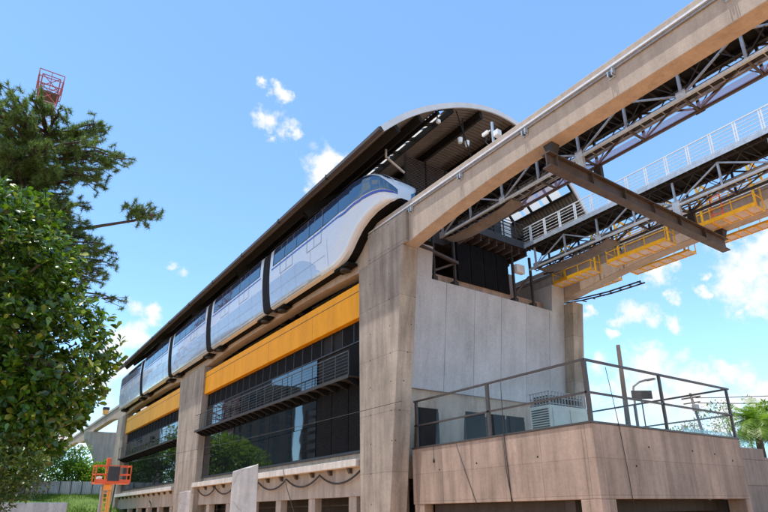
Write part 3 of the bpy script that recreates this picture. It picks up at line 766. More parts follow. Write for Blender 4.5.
# yellow maintenance platforms straddling beam 2
def ycage(y0, y1, label, ladder=False):
    t = thing('maintenance_platform', label, 'work platform', (27.57,(y0+y1)/2,14.0), 'yellow platforms straddling the farther beam')
    for (xa, xb) in ((26.1,26.95),(28.2,28.9)):
        m = MB(); m.box(xa,xb,y0,y1,14.0,14.04); fl = m.build('floor', M['plank'], t)
        m = MB()
        for x in (xa,xb): m.bar((x,y0,14.02),(x,y1,14.02),.05,.10)
        for y in np.arange(y0,y1+.01,(y1-y0)/6): m.bar((xa,y,13.97),(xb,y,13.97),.06,.05)
        m.build('floor_frame', M['yellow'], fl)
        m = MB(); n_ = 4
        xo = xa if xa < 27 else xb
        for i in range(n_):
            y = y0+(y1-y0)*i/(n_-1)
            m.bar((xo,y,14.05),(xo,y,15.1),.038)
        for y in (y0,y1):
            m.bar((xa if xo==xb else xb,y,14.05),(xa if xo==xb else xb,y,15.1),.05)
            for z in (14.58,15.1): m.bar((xa,y,z),(xb,y,z),.034)
        for z in (14.58,15.1): m.bar((xo,y0,z),(xo,y1,z),.034)
        m.box(xo-.012,xo+.012,y0,y1,14.05,14.17)
        m.build('guard_rail', M['yellow'], t)
    for y in (y0+.25, y1-.25):       # portal frames over the beam
        m = MB()
        for x in (26.9,28.3): m.bar((x,y,14.05),(x,y,16.75),.09)
        m.bar((26.9,y,16.7),(28.3,y,16.7),.09); m.bar((26.9,y,16.1),(27.5,y,16.7),.06); m.bar((28.3,y,16.1),(27.7,y,16.7),.06)
        m.build('portal_frame', M['yellow'], t)
    m = MB(); m.bar((26.9,y0+.25,16.7),(26.9,y1-.25,16.7),.07); m.bar((28.3,y0+.25,16.7),(28.3,y1-.25,16.7),.07); m.bar((26.9,y0+.25,15.9),(26.9,y1-.25,15.9),.05); m.build('top_rail', M['yellow'], t)
    m = MB(); ym = y0+.5
    m.box(26.98,27.14,ym,ym+.9,15.75,16.15); m.path([(27.0,ym+1.1,15.9),(27.2,ym+1.1,15.9)], .18, 14); m.build('winch', M['rust'], t, bevel=.03)
    if ladder:
        m = MB()
        for x in (26.14,): 
            for y in (y1-1.5,y1-1.05): m.bar((x,y,14.05),(x,y,15.6),.05)
            for z in (14.3,14.6,14.9,15.2,15.5): m.bar((x,y1-1.5,z),(x,y1-1.05,z),.04)
        m.build('ladder', M['orangered'], t)
ycage(8.9,11.75,'yellow hanging work platform with an orange ladder, the nearest one right of the steel crossbeam', True)
ycage(13.0,16.3,'yellow hanging work platform in the middle, just left of the steel crossbeam')
ycage(17.3,19.9,'yellow hanging work platform farthest back, against the grey end wall')
# cable tray beyond beam 2
m = MB()
for x in (28.35,28.75): m.path([(x,15.9,13.32),(x,18,13.36),(x,20,13.55),(x,21.8,13.85),(x,24,13.9)], .045, 6)
for y in np.arange(16.1,21,.6): m.bar((28.35,y,13.36),(28.75,y,13.36),.05,.05)
tag(m.build('cable_tray', M['darksteel']), 'thin dark cable ladder reaching out beside the far right pillar', 'cable tray')

# ---------------------------------------------------------------- terrace
te = thing('terrace', 'pinkish board marked concrete terrace box with a glass and steel railing on top', 'terrace', (20.7,16,0))
X0, Y0T, X1, Y1T = 15.9, 11.3, 25.5, 20.6
m = MB(); m.box(X0,X0+.3,Y0T+.3,Y1T,1.87,4.17); m.box(X0,X1,Y0T,Y0T+.297,1.87,4.17); m.box(X1-.3,X1,Y0T+.3,Y1T,1.87,4.17)
m.build('wall', M['terrace'], te, bevel=.02)
m = MB(); m.box(X0+.3,X1-.3,Y0T+.3,Y1T+.4,3.5,4.1); m.build('floor', M['ledge'], te)
for (a,b,c,d) in ((X0,X0+.75,Y0T,Y0T+.75),(X1-.45,X1,Y0T,Y0T+.7),(X0+.02,X0+.6,19.9,20.55)):
    m = MB(); m.box(a,b,c,d,-.1,1.867); m.build('leg', M['terrace'], te, bevel=.02)
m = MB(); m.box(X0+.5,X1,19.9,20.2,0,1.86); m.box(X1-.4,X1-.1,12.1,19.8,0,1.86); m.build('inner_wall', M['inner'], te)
m = MB(); m.box(X0+.3,X1,Y0T+1.2,Y0T+1.6,1.45,1.86); m.box(X0+.5,X0+.9,Y0T+1.7,19.8,1.5,1.86); m.build('floor_beam', M['inner'], te)
m = MB(); m.box(X0+1.2,X0+2.8,19.7,19.88,.2,1.8); m.build('storage_shelf', M['rust'], te)
# tie holes
for (y,z) in ((13.6,3.3),(16.6,3.3),(18.8,3.2)):
    m = MB(); m.path([(X0-.004,y,z),(X0+.05,y,z)],.035,10); m.build('tie_hole', M['roofdark'], te)
for (x,z) in ((18.9,3.55),(21.7,3.55),(24.6,3.3),(18.0,2.9),(23.3,3.5)):
    m = MB(); m.path([(x,Y0T-.004,z),(x,Y0T+.05,z)],.04,10); m.build('tie_hole', M['roofdark'], te)
# railing
m = MB(); m.box(X0-.03,X0+.1,Y0T-.03,Y1T,4.172,4.235); m.box(X0+.1,X1,Y0T-.03,Y0T+.1,4.172,4.235); m.box(X1-.13,X1,Y0T+.1,Y1T,4.172,4.235); m.build('base_rail', M['railsteel'], te)
XR, YR = X0+.03, Y0T+.03
rl = [((XR,YR),(XR,20.4)),((XR,YR),(X1,YR)),((X1-.06,YR),(X1-.06,19.8))]
for i, (a, b) in enumerate(rl):
    m = MB()
    for z in (6.24,5.16):
        m.bar((*a,z),(*b,z),.09,.07 if z>6 else .06)
    m.build('rail', M['railsteel'], te)
for (x,y) in ((XR,YR),(XR,15.8),(XR,20.25),(20.3,YR),(25.3,YR),(X1-.06,15.6),(X1-.06,19.7)):
    m = MB(); m.box(x-.045,x+.045,y-.07 if x==XR else y-.045,y+.07 if x==XR else y+.045,4.24,6.2)
    m.build('post', M['railsteel'], te)
for (y0,y1) in ((11.45,15.7),(15.9,20.15)):
    m = MB(); m.box(XR+.055,XR+.067,y0,y1,4.25,5.12); m.build('glass_panel', M['tealglass'], te)
    m = MB(); m.box(XR+.055,XR+.067,y0,y1,5.2,6.18); m.build('glass_panel', M['tealglass'], te)
for (x0,x1) in ((16.05,20.2),(20.4,25.2)):
    m = MB(); m.box(x0,x1,YR+.055,YR+.067,4.25,5.12); m.build('glass_panel', M['clear'], te)
# ropes hanging over the terrace
def rope(pts, r, lab, name='rope'):
    m = MB(); m.path(pts, r, 6); return tag(m.build(name, M['cable'], smooth=True), lab, 'rope')
rope([(15.86,15.0,6.2),(15.84,15.0,5.2),(15.82,15.0,4.2),(15.86,14.98,3.0),(15.86,14.9,1.3)], .016, 'dark rope hanging straight down the left face of the terrace')
rope([(15.85,15.1,4.2),(15.87,15.08,3.0),(15.87,14.96,2.2),(15.87,14.75,1.2)], .012, 'thinner dark rope slanting beside the straight rope on the terrace')
rope([(15.87,17.7,4.2),(15.87,17.2,3.0),(15.87,16.6,1.6)], .011, 'thin slanting rope left of the straight rope on the terrace wall')
rope([(17.0,11.27,6.1),(17.15,11.25,5.0),(17.3,11.26,4.1),(17.45,11.27,2.6),(17.5,11.26,1.0)], .012, 'thin rope hanging down the front face of the terrace near its corner')
t = thing('tassel_weight', 'small dark weight dangling on a short cord below the terrace railing', 'weight', (15.86,19.1,3.6))
m = MB(); m.path([(15.87,19.1,4.2),(15.87,19.1,3.68)], .008, 5); m.build('cord', M['cable'], t)
m = MB(); m.path([(15.86,19.1,3.7),(15.86,19.1,3.6),(15.86,19.1,3.5)], [.015,.045,.03], 8); m.build('bob', M['darksteel'], t, smooth=True)
# chiller unit on the terrace
t = thing('air_conditioning_unit', 'pale boxy air conditioning unit with dark slatted top behind the terrace railing glass', 'air conditioner', (20.5,16.1,4.1))
ax0,ax1,ay0,ay1 = 19.3,21.75,15.6,16.7
m = MB(); m.box(ax0,ax1,ay0,ay1,4.3,5.72); m.build('casing', M['accase'], t, bevel=.02)
m = MB(); m.box(ax0-.05,ax1+.05,ay0-.05,ay1+.05,4.1,4.29); m.build('base', M['darksteel'], t)
m = MB(); m.box(ax0+.15,ax1-.15,ay0+.15,ay1-.15,5.73,6.15); m.build('top_box', M['darksteel'], t)
m = MB()
for k in range(13): x = ax0+.05+k*(ax1-ax0-.1)/12; m.bar((x,ay0+.02,5.73),(x,ay0+.02,6.3),.035)
for z in (5.78,6.04,6.28): m.bar((ax0+.05,ay0+.02,z),(ax1-.05,ay0+.02,z),.035)
for k in range(7): y = ay0+.08+k*.16; m.bar((ax0+.05,y,5.73),(ax0+.05,y,6.3),.035)
for z in (5.78,6.04,6.28): m.bar((ax0+.05,ay0,z),(ax0+.05,ay1,z),.035)
m.build('top_cage', M['galvdull'], t)
for k in range(2):
    m = MB(); m.box(ax0+.12+k*1.14,ax0+1.18+k*1.14,ay0-.03,ay0-.005,4.42,5.6); m.build('panel', M['accase'], t, bevel=.01)
m = MB()
for k in range(12): m.box(ax0-.02,ax0-.004,ay0+.1,ay1-.1,4.42+k*.1,4.47+k*.1)
m.build('grille', M['darksteel'], t)

# retaining wall right of the terrace, glass guard, plants
t = thing('retaining_wall', 'brown stepped concrete wall at the right edge beside the terrace', 'wall', (29,12.6,0))
m = MB(); m.box(25.53,30.1,12.4,12.9,-.1,4.1); m.build('high_section', M['lowwall'], t, bevel=.02)
m = MB(); m.box(30.1,45,12.4,12.9,-.1,3.72); m.build('low_section', M['lowwall'], t, bevel=.02)
t = thing('glass_guard', 'bluish glass guard panels standing behind the brown stepped wall', 'glass railing', (30,13.6,3.6))
for k in range(5):
    x = 25.7+k*2.1; m = MB(); m.box(x,x+2.04,13.6,13.62,3.6,4.95); m.build('panel', M['bluish'], t)
    m = MB(); m.bar((x-.03,13.61,3.5),(x-.03,13.61,5.0),.05); m.build('post', M['galv'], t)
m = MB(); m.box(25.53,60,13.0,40,3.0,3.5); tag(m.build('upper_ground', M['ledge']), kind='structure')

# ---------------------------------------------------------------- trees
def leaves(centres, n, size, rad, flat=.5, up=.4, folded=True):
    """centres: list of (point, clump radius); n leaves per clump, folded diamond leaves"""
    C_ = np.array([c for c, r in centres]); Rr = np.array([r for c, r in centres])
    idx = np.repeat(np.arange(len(C_)), n); k = len(idx)
    d = RNG.normal(size=(k,3)); d /= np.linalg.norm(d,axis=1)[:,None]
    rr = Rr[idx]*RNG.uniform(.35,1.,k)**.6
    d2 = d.copy(); d2[:,2] *= flat
    P_ = C_[idx] + d2*rr[:,None]
    ax = d + RNG.normal(size=(k,3))*.55; ax[:,2] += up*.3; ax /= np.linalg.norm(ax,axis=1)[:,None]
    rf = RNG.normal(size=(k,3))*.5; rf[:,2] += 1.
    sd = np.cross(ax, rf); sd /= np.linalg.norm(sd,axis=1)[:,None]+1e-9; nr = np.cross(sd,ax)
    L = size*RNG.uniform(.65,1.25,k)[:,None]; W_ = L*.27
    a = P_; b = P_+ax*L*.5+sd*W_+nr*L*.08; c = P_+ax*L-nr*L*.06; e = P_+ax*L*.5-sd*W_+nr*L*.08
    V = np.stack([a,b,c,e],1).reshape(-1,3)
    F = np.arange(k*4).reshape(-1,4)
    tri = np.concatenate([F[:,[0,1,2]],F[:,[0,2,3]]])
    return V, tri
def mesh_obj(name, V, F, mat, parent):
    L = base_of(parent); V = V - np.array(L)
    me = bpy.data.meshes.new(name); me.vertices.add(len(V)); me.vertices.foreach_set('co', V.astype('f').ravel())
    k = F.shape[1]; me.loops.add(F.size); me.loops.foreach_set('vertex_index', F.astype('i').ravel())
    me.polygons.add(len(F)); me.polygons.foreach_set('loop_start', np.arange(0,F.size,k,dtype='i')); me.polygons.foreach_set('loop_total', np.full(len(F),k,dtype='i'))
    me.update(); me.materials.append(mat); o = bpy.data.objects.new(name, me); COL.objects.link(o); o.parent = parent; return o
def limb_pts(p, q, sag=.12, n=5):
    p = Vector(p); q = Vector(q); out = []
    for i in range(n+1):
        t = i/n; r = p.lerp(q, t); r += Vector((random.uniform(-1,1),random.uniform(-1,1),random.uniform(-.5,1)))*(q-p).length*.04*(1 if 0<i<n else 0)
        r.z += sag*math.sin(t*math.pi)*(q-p).length; out.append(r)
    return out
def tree(name, label, cat, base, blobs, leafn, leafsize, mat, clumps, trunk_r, trunk_top, group=None, bark='bark', clump_r=.5, limbs=8, flat=.8, ros=None):
    """blobs: ellipsoids (cx,cy,cz,rx,ry,rz) that bound the crown"""
    t = thing(name, label, cat, base, group)
    b = Vector(base); tt = Vector(trunk_top); m = MB()
    m.path([b-Vector((0,0,.1)), b.lerp(tt,.35)+Vector((.08,.03,0)), b.lerp(tt,.7)+Vector((-.06,.05,0)), tt], [trunk_r*1.25,trunk_r,trunk_r*.75,trunk_r*.45], 10)
    m.build('trunk', M[bark], t, smooth=True)
    cs = []; w = [bl[3]*bl[4]*bl[5] for bl in blobs]
    for i in range(clumps):
        bl = random.choices(blobs, w)[0]
        d = Vector((random.gauss(0,1),random.gauss(0,1),random.gauss(0,1))).normalized()
        k = random.uniform(.55,1.)**.5 if random.random() < .75 else random.uniform(.1,.7)
        cs.append(((bl[0]+d.x*bl[3]*k, bl[1]+d.y*bl[4]*k, bl[2]+d.z*bl[5]*k), clump_r*random.uniform(.6,1.3)))
    m = MB()
    for i in range(limbs):
        c = random.choice(cs)[0]; s = b.lerp(tt, random.uniform(.55,.98))
        pts = limb_pts(s, c, .06); m.path(pts, [trunk_r*.4*(1-.75*j/(len(pts)-1)) for j in range(len(pts))], 6)
    m.build('limb', M[bark], t, smooth=True)
    V, F = rosettes(blobs, *ros, leafsize) if ros else leaves(cs, leafn, leafsize, clump_r, flat)
    mesh_obj('crown', V, F, mat, t); return t

def inside(p, blobs):
    return any(((p[0]-b[0])/b[3])**2+((p[1]-b[1])/b[4])**2+((p[2]-b[2])/b[5])**2 < 1 for b in blobs)
# big broad-leaved tree, near left
def rosettes(blobs, twigs, per, size, spread=.42):
    cs = []; ds = []; w = [b_[3]*b_[4]*b_[5] for b_ in blobs]
    while len(cs) < twigs:
        bl = random.choices(blobs, w)[0]
        d = Vector((random.gauss(0,1),random.gauss(0,1),random.gauss(0,1))).normalized()
        k = random.uniform(.8,1.06) if random.random() < .7 else random.uniform(.3,.8)
        q = (bl[0]+d.x*bl[3]*k, bl[1]+d.y*bl[4]*k, bl[2]+d.z*bl[5]*k)
        if sum(((q[0]-b_[0])/b_[3])**2+((q[1]-b_[1])/b_[4])**2+((q[2]-b_[2])/b_[5])**2 < .45 for b_ in blobs) and random.random() < .6: continue
        lump = math.sin(q[0]*4.1+1+q[2])+math.sin(q[1]*4.7+q[0])+math.sin(q[2]*5.3+2+q[1])
        if lump < -.5 and random.random() < .7: continue
        sc_ = 1+.09*math.sin(a_*5+q[2]*3) if (a_ := math.atan2(d.y,d.x)) is not None else 1
        q = (bl[0]+(q[0]-bl[0])*sc_, bl[1]+(q[1]-bl[1])*sc_, bl[2]+(q[2]-bl[2])*sc_)
        a = (d*.75+Vector((random.gauss(0,.35),random.gauss(0,.35),.55+random.gauss(0,.3)))).normalized(); cs.append(q); ds.append(tuple(a))
    k = twigs*per; C_ = np.repeat(np.array(cs),per,0); A = np.repeat(np.array(ds),per,0)
    t = np.cross(A, RNG.normal(size=(k,3))); t /= np.linalg.norm(t,axis=1)[:,None]
    op = RNG.uniform(.35,1.45,k)[:,None]; ax = A*np.cos(op)+t*np.sin(op)
    P_ = C_ - A*RNG.uniform(0,.16,k)[:,None]
    sd = np.cross(ax, A+.15*RNG.normal(size=(k,3))); sd /= np.linalg.norm(sd,axis=1)[:,None]+1e-9; nr = np.cross(sd,ax)
    L = size*RNG.uniform(.45,1.35,k)[:,None]; W_ = L*RNG.uniform(.2,.29,k)[:,None]; dr = -.12*L
    zz = np.array([0,0,1.])
    pts = [P_, P_+ax*L*.45+sd*W_*.8+nr*L*.05, P_+ax*L*.75+sd*W_+nr*L*.03+zz*dr*.4, P_+ax*L+zz*dr, P_+ax*L*.75-sd*W_+nr*L*.03+zz*dr*.4, P_+ax*L*.45-sd*W_*.8+nr*L*.05, P_+ax*L*.6-nr*L*.03]
    V = np.stack(pts,1).reshape(-1,3); F = np.arange(k*7).reshape(-1,7)
    tri = np.concatenate([F[:,[0,1,6]],F[:,[1,2,6]],F[:,[2,3,6]],F[:,[3,4,6]],F[:,[4,5,6]],F[:,[5,0,6]]])
    return V, tri
tree('broadleaf_tree', 'dense glossy broad leaved tree filling the near left edge', 'tree', (-.9,12.2,0),
     [(-1.0,12.3,5.4,2.35,2.0,2.25),(.62,12.2,4.3,1.4,1.5,1.5),(-.5,12,3.5,1.9,1.6,1.0),(-.2,12.2,5.9,1.1,1.2,1.1),(.45,12.0,3.3,1.3,1.2,.95),(-1.2,12,2.9,1.4,1.2,.9),(-.1,12.2,2.7,1.0,1.0,.6)], 62, .15, M['leaf'], 360, .2, (-.9,12.3,5.2), clump_r=.34, limbs=40, ros=(5200,9))
# lower thin shrub tree in front
tree('small_tree', 'thin small leaved tree below the dark crown at the lower left', 'tree', (.35,10.6,0),
     [(.15,10.6,2.15,.85,.6,.6),(-.6,10.6,2.3,.8,.6,.7)], 70, .07, M['leaf2'], 190, .05, (.3,10.6,2.2), clump_r=.2, limbs=18)
# pine
def pine():
    t = thing('pine_tree', 'tall pine with tufted needles and one bare branch reaching right, behind the broad leaved tree', 'tree', (0.1,24,0))
    tr = [Vector(p) for p in ((.1,24,-.1),(.05,24,5),(.15,24.1,10),(.05,24,13.5),(.1,23.9,15.8),(.3,24,16.5))]
    m = MB(); m.path(tr, [.34,.3,.25,.19,.11,.04], 10); m.build('trunk', M['pinebark'], t, smooth=True)
    def tp(z):
        for a, b in zip(tr, tr[1:]):
            if a.z <= z <= b.z: return a.lerp(b, (z-a.z)/(b.z-a.z))
        return tr[-1]
    tips = []; m = MB()
    env = [(9.2,4.0),(10.5,4.0),(11.5,3.4),(12.6,2.8),(13.6,2.6),(14.4,3.1),(15.3,3.5),(16.0,3.2),(16.6,2.3),(17.0,1.0)]
    z = 9.6
    while z < 16.45:
        rad = interp(env, z)
        for k in range(6):
            a = random.uniform(0,6.28); L = rad*random.uniform(.6,1.03)
            if 12.2 < z < 13.5 and math.cos(a) > .3: L *= .8
            s = tp(z); e = Vector((s.x+math.cos(a)*L, s.y+math.sin(a)*L, z+random.uniform(.05,.5)))
            pts = limb_pts(s, e, .05, 5); m.path(pts, [.07*(1-.75*j/5) for j in range(6)], 5)
            tips.append((e, (e-s).normalized()))
            for j in range(int(9+L*4)):
                u = random.uniform(.3,1); q = s.lerp(e,u) + Vector((random.uniform(-.5,.5),random.uniform(-.5,.5),random.uniform(-.22,.4)))*(.45+.45*u)
                dd = ((e-s).normalized()*.6+Vector((random.uniform(-.7,.7),random.uniform(-.7,.7),random.uniform(0,1)))).normalized()
                m.path([s.lerp(e,max(0,u-.12)), q], [.018,.01], 4); tips.append((q, dd))
        z += .26
    # the bare branch to the right
    s = tp(12.3); e = Vector((4.6,23.6,13.75)); pts = [s, Vector((1.8,23.9,12.35)), Vector((2.9,23.8,12.85)), Vector((3.9,23.7,13.3)), e]
    m.path(pts, [.09,.075,.06,.05,.03], 6)
    for j in range(60):
        q = Vector((4.25+random.uniform(-.85,.8),23.6+random.uniform(-.5,.5),13.75+random.uniform(-.4,.42)))
        if ((q.x-4.25)/.85)**2+((q.z-13.75)/.42)**2 > 1: continue; q.z += .18*(q.x-4.3)
        m.path([Vector((4.1,23.65,13.42)), q], [.022,.01], 4); tips.append((q, Vector((random.uniform(-.4,.8),random.uniform(-.6,.6),.7)).normalized()))
    m.build('branch', M['pinebark'], t, smooth=True, fix=False)
    n = 84; k = len(tips)*n
    P_ = np.repeat(np.array([tuple(a) for a, b in tips]), n, 0); D = np.repeat(np.array([tuple(b) for a, b in tips]), n, 0)
    d = RNG.normal(size=(k,3)); d /= np.linalg.norm(d,axis=1)[:,None]; d = d+D*.45; d /= np.linalg.norm(d,axis=1)[:,None]
    P_ = P_ - D*RNG.uniform(0,.28,k)[:,None]
    s = np.cross(d, RNG.normal(size=(k,3))); s /= np.linalg.norm(s,axis=1)[:,None]
    L = RNG.uniform(.14,.235,k)[:,None]; w = .0095
    V = np.stack([P_-s*w, P_+s*w, P_+d*L],1).reshape(-1,3); mesh_obj('crown', V, np.arange(k*3).reshape(-1,3), M['needle'], t)
pine()
# background trees left, beyond the fence
for (x,y,z,r,lab) in ((11.2,92,4.2,3.0,'round green tree beyond the sheet fence, right of the dark crown'),(14.4,90,4.2,2.0,'low green tree beyond the sheet fence beside the far pier'),(6.5,93,4.2,3.6,'taller green tree beyond the sheet fence, behind the low left foliage')):
    tree('round_tree', lab, 'tree', (x,y,z), [(x,y,z+r*1.25,r,r,r*.75),(x+r*.4,y,z+r*1.6,r*.6,r*.6,r*.6)], 45, .34, M['leaf3'] if x>10 else M['leaf4'], 120, .2, (x,y,z+r*1.2), 'trees beyond the sheet fence', clump_r=.75, limbs=8)
# right side: bright drooping tree, hazy trees behind the terrace
def droopy(base, lab, sc=1.45):
    t = thing('palm_tree', lab, 'tree', base)
    b = Vector(base); top = b+Vector((.1,0,2.0))
    m = MB(); m.path([b, b+Vector((.05,0,1.0)), top], [.22,.18,.15], 8); m.build('trunk', M['bark'], t, smooth=True)
    vs = []; fs = []
    for k in range(60):
        a = random.uniform(0,6.28); el = random.uniform(.1,1.3); L = random.uniform(.8,1.5)*sc
        p = Vector(top); d = Vector((math.cos(a)*math.cos(el),math.sin(a)*math.cos(el),math.sin(el))); prev = p
        for j in range(12):
            d.z -= .15; d.normalize(); q = prev+d*L/12
            s = d.cross(Vector((0,0,1))).normalized()
            for sg in (-1,1):
                for h in (0,.5):
                    o = len(vs); r0 = prev.lerp(q,h); ln = .36*sc*math.sin(math.pi*(j+1.2)/14)
                    tip = r0+s*sg*ln+d*.12+Vector((0,0,-.12)); vs += [tuple(r0-d*.02),tuple(r0+d*.035),tuple(tip)]; fs.append((o,o+1,o+2))
            prev = q
    mesh_obj('crown', np.array(vs), np.array(fs), M['leaf3'], t)
droopy((32.3,13.4,3.5), 'bright green palm with drooping fronds at the far right above the brown wall')
tree('garden_tree', 'bright leafy garden tree right of the palm at the picture edge', 'tree', (35.5,13.6,3.5), [(35.4,13.6,5.9,1.5,1.3,1.0)], 45, .2, M['leaf3'], 80, .09, (35.5,13.6,5.5), clump_r=.35)
for (x,y,z,rx,rz,mt,lab,cn) in ((48.0,27.0,3.5,2.6,1.5,'leaf4','low hazy green tree seen through the terrace railing by the lamp post',60),(49.3,24.9,3.5,2.0,1.4,'leafpink','sparse dry looking tree seen through the right railing panel',45),(46.5,29.5,3.5,1.9,1.2,'leaf4','small hazy tree left of the street lamp behind the terrace',40),(60,27.0,3.5,4,2.2,'leaf4','dim distant tree behind the sparse dry tree',60)):
    tree('distant_tree', lab, 'tree', (x,y,z), [(x,y,z+rz*(2.6 if 'dry' in lab else 1.9),rx,rx,rz),(x+.6,y,z+rz*1.6,rx*.8,rx,rz*.8)], 34, .24, M[mt], cn, .13, (x,y,z+rz*2), 'hazy trees behind the terrace', clump_r=.6, limbs=8)

# ---------------------------------------------------------------- street furniture right
def pole(name, lab, cat, p, q, r0, r1, mat, arms):
    t = thing(name, lab, cat, p)
    m = MB(); m.path([p, q], [r0, r1], 10); m.build('pole', mat, t, smooth=True)
    for a, b, w in arms:
        m = MB(); m.bar(a, b, w); m.build('crossarm', mat, t)
    return t
pole('utility_pole', 'thick brown utility pole rising behind the terrace railing', 'pole', (32.2,20.4,3.4), (32.17,20.22,11.3), .17,.12, M['wood'], [])
t = pole('utility_pole', 'thin leaning utility pole with crossarms right of the lamp post', 'pole', (44.9,21.9,3.4), (44.6,22.6,9.9), .12,.09, M['rust'], [((44.3,23.2,9.5),(44.9,22.0,9.6),.1),((44.3,23.1,9.1),(44.9,22.1,9.2),.08)])
m = MB(); m.box(44.45,44.85,22.2,22.6,8.5,9.0); m.build('transformer', M['galvdull'], t, bevel=.05)
t = thing('street_lamp', 'curved grey street lamp arching right behind the terrace railing', 'street lamp', (27.35,16.7,3.4))
m = MB(); m.path([(27.3,16.7,3.4),(27.3,16.7,7.2),(27.33,16.66,7.5),(27.45,16.4,7.7),(27.65,16.1,7.78)], .055, 8); m.build('pole', M['galvdull'], t, smooth=True)
m = MB(); m.box(27.62,27.78,15.65,16.12,7.72,7.82); m.build('lamp_head', M['galvdull'], t, bevel=.02)
t = thing('sign_board', 'dark blank sign board on a thin post behind the terrace railing', 'sign', (27.45,16.4,3.4))
m = MB(); m.hexa([(27.2,16.75,6.86),(27.72,15.95,6.80),(27.75,15.98,6.80),(27.23,16.78,6.86),(27.2,16.75,7.3),(27.72,15.95,7.22),(27.75,15.98,7.22),(27.23,16.78,7.3)]); m.build('board', M['sign'], t)
m = MB(); m.path([(27.48,16.42,3.4),(27.48,16.42,6.9)], .035, 8); m.build('post', M['rust'], t)
# overhead wires far right and one thin wire crossing the glass
def wire(p, q, sag, r, lab):
    p = Vector(p); q = Vector(q); pts = []
    for i in range(17):
        s = i/16; v = p.lerp(q,s); v.z -= sag*4*s*(1-s); pts.append(v)
    m = MB(); m.path(pts, r, 5); tag(m.build('overhead_wire', M['cable'], smooth=True), lab, 'wire')
wire((44.7,22.3,9.5),(60,6,10.5),.5,.03,'thin overhead wire running right from the leaning utility pole')
wire((44.75,22.2,9.1),(60,5,9.6),.6,.03,'lower overhead wire running right from the leaning utility pole')
wire((10.2,48,5.5),(11.2,15,5.0),.15,.011,'thin wire strung across in front of the lower glass bay')

# festoon cables under the ledge
def festoon(ya, yb, lab):
    pts = []; n_ = max(2,int(round((yb-ya)/3.8))); L = (yb-ya)/n_
    for i in range(n_):
        for j in range(10):
            s = j/10; pts.append((14.98, ya+L*(i+s), 3.42-.62*4*s*(1-s)*.8))
    pts.append((14.98,yb,3.42)); m = MB(); m.path(pts, .05, 7)
    tag(m.build('festoon_cable', M['cable'], smooth=True), lab, 'cable')
festoon(23.4,46.8,'black cable looped in swags below the ledge of the near glass bay')
rope([(14.68,31.0,3.95),(14.72,30.6,3.0),(14.9,29.9,1.6),(14.9,29.5,.4)], .02, 'dark cord hanging down from the near ledge past the looped cable')
t = thing('wall_cable', 'dark cable trailing down the base wall of the far bay', 'cable', (14.95,60,1.8))
m = MB(); m.path([(14.95,61,2.9),(14.93,60.3,2.6),(14.9,59.5,1.6),(14.9,59.2,.4)], .06, 6); m.build('cable', M['cable'], t, smooth=True)

# ---------------------------------------------------------------- left foreground / middle ground
def cpost(p, w, d, h, lab, ang, notch):
    t = thing('concrete_post', lab, 'post', p, 'broken concrete posts along the roadside')
    c, s = math.cos(ang), math.sin(ang)
    def T(x,y,z): return (p[0]+x*c-y*s, p[1]+x*s+y*c, z)
    m = MB(); n_ = 7; rows = []
    for k in range(7):
        z = h*k/6; rr = []
        for (x,y) in ((-w/2,-d/2),(-w*.2,-d/2-.01),(w*.2,-d/2+.006),(w/2,-d/2),(w/2,d/2),(0,d/2),(-w/2,d/2)):
            f = k/6; zz = z - (notch*(.5-x/w) if k == 6 else 0) + (random.uniform(-.012,.012) if k==6 else 0)
            rr.append(T(x*(1+.05*(1-f))+random.uniform(-.006,.006), y+random.uniform(-.006,.006), zz))
        rows.append(rr)
    m.grid(rows, closed=True); m.f.append(tuple(range(7))); q_ = len(m.v); m.f.append(tuple(q_-1-i for i in range(7)))
    m.build('shaft', M['post'], t, bevel=.012); return t
cpost((3.36,8.38,0), .36,.14, 2.29, 'pale cracked concrete post with slanting top, nearest in front of the glass bay', R(-22), .10)
cpost((6.32,21.08,0), .36,.16, 2.38, 'small pale concrete post farther off, in front of the middle pillar', R(-18), .05)
m = MB(); m.box(-2.5,3.2,24.6,24.95,-.1,2.08); tag(m.build('low_wall', M['post'], bevel=.03), 'low pale concrete wall in the lower left below the trees', 'wall')
m = MB(); m.box(11.2,14.4,80,80.6,1.5,2.75); tag(m.build('low_block_wall', M['inner'], bevel=.03), 'low dark wall at the foot of the grass bank beside the boom lift', 'wall')
# sheet fence
t = thing('sheet_fence', 'grey corrugated sheet fence along the top of the grass bank', 'fence', (9,84.2,4.0))
x = 0.
while x < 17:
    m = MB(); rows = []
    for k in range(13):
        xx = x+k*.1; rows.append([(xx,84.2+(.03 if k%2 else 0),4.05),(xx,84.2+(.03 if k%2 else 0),5.75)])
    m.grid(rows); m.build('sheet', M['fence'], t, fix=False); x += 1.22
for k in range(15):
    m = MB(); x = k*1.22; m.bar((x,84.12,3.9),(x,84.12,5.78),.09); m.build('post', M['rust'], t)
m = MB(); m.bar((0,84.13,4.15),(17,84.13,4.15),.1,.08); m.build('rail', M['rust'], t)
# far pier with flared head
t = thing('guideway_pier', 'flared concrete pier carrying the beam beyond the far end of the station', 'pier', (16.9,101,0))
m = MB(); rows = []
for (z, a, b) in ((-.1,16.5,18.6),(7,16.4,18.6),(9,16.1,18.7),(10.5,15.6,19.0),(11.7,14.9,19.4),(12.9,14.2,19.8),(14.05,14.0,20.0)):
    rows.append([(a,100,z),(b,100,z),(b,102.2,z),(a,102.2,z)])
m.grid(rows, closed=True); n_=len(m.v); m.f.append((n_-1,n_-2,n_-3,n_-4)); m.build('shaft', M['pier'], t, bevel=.05)
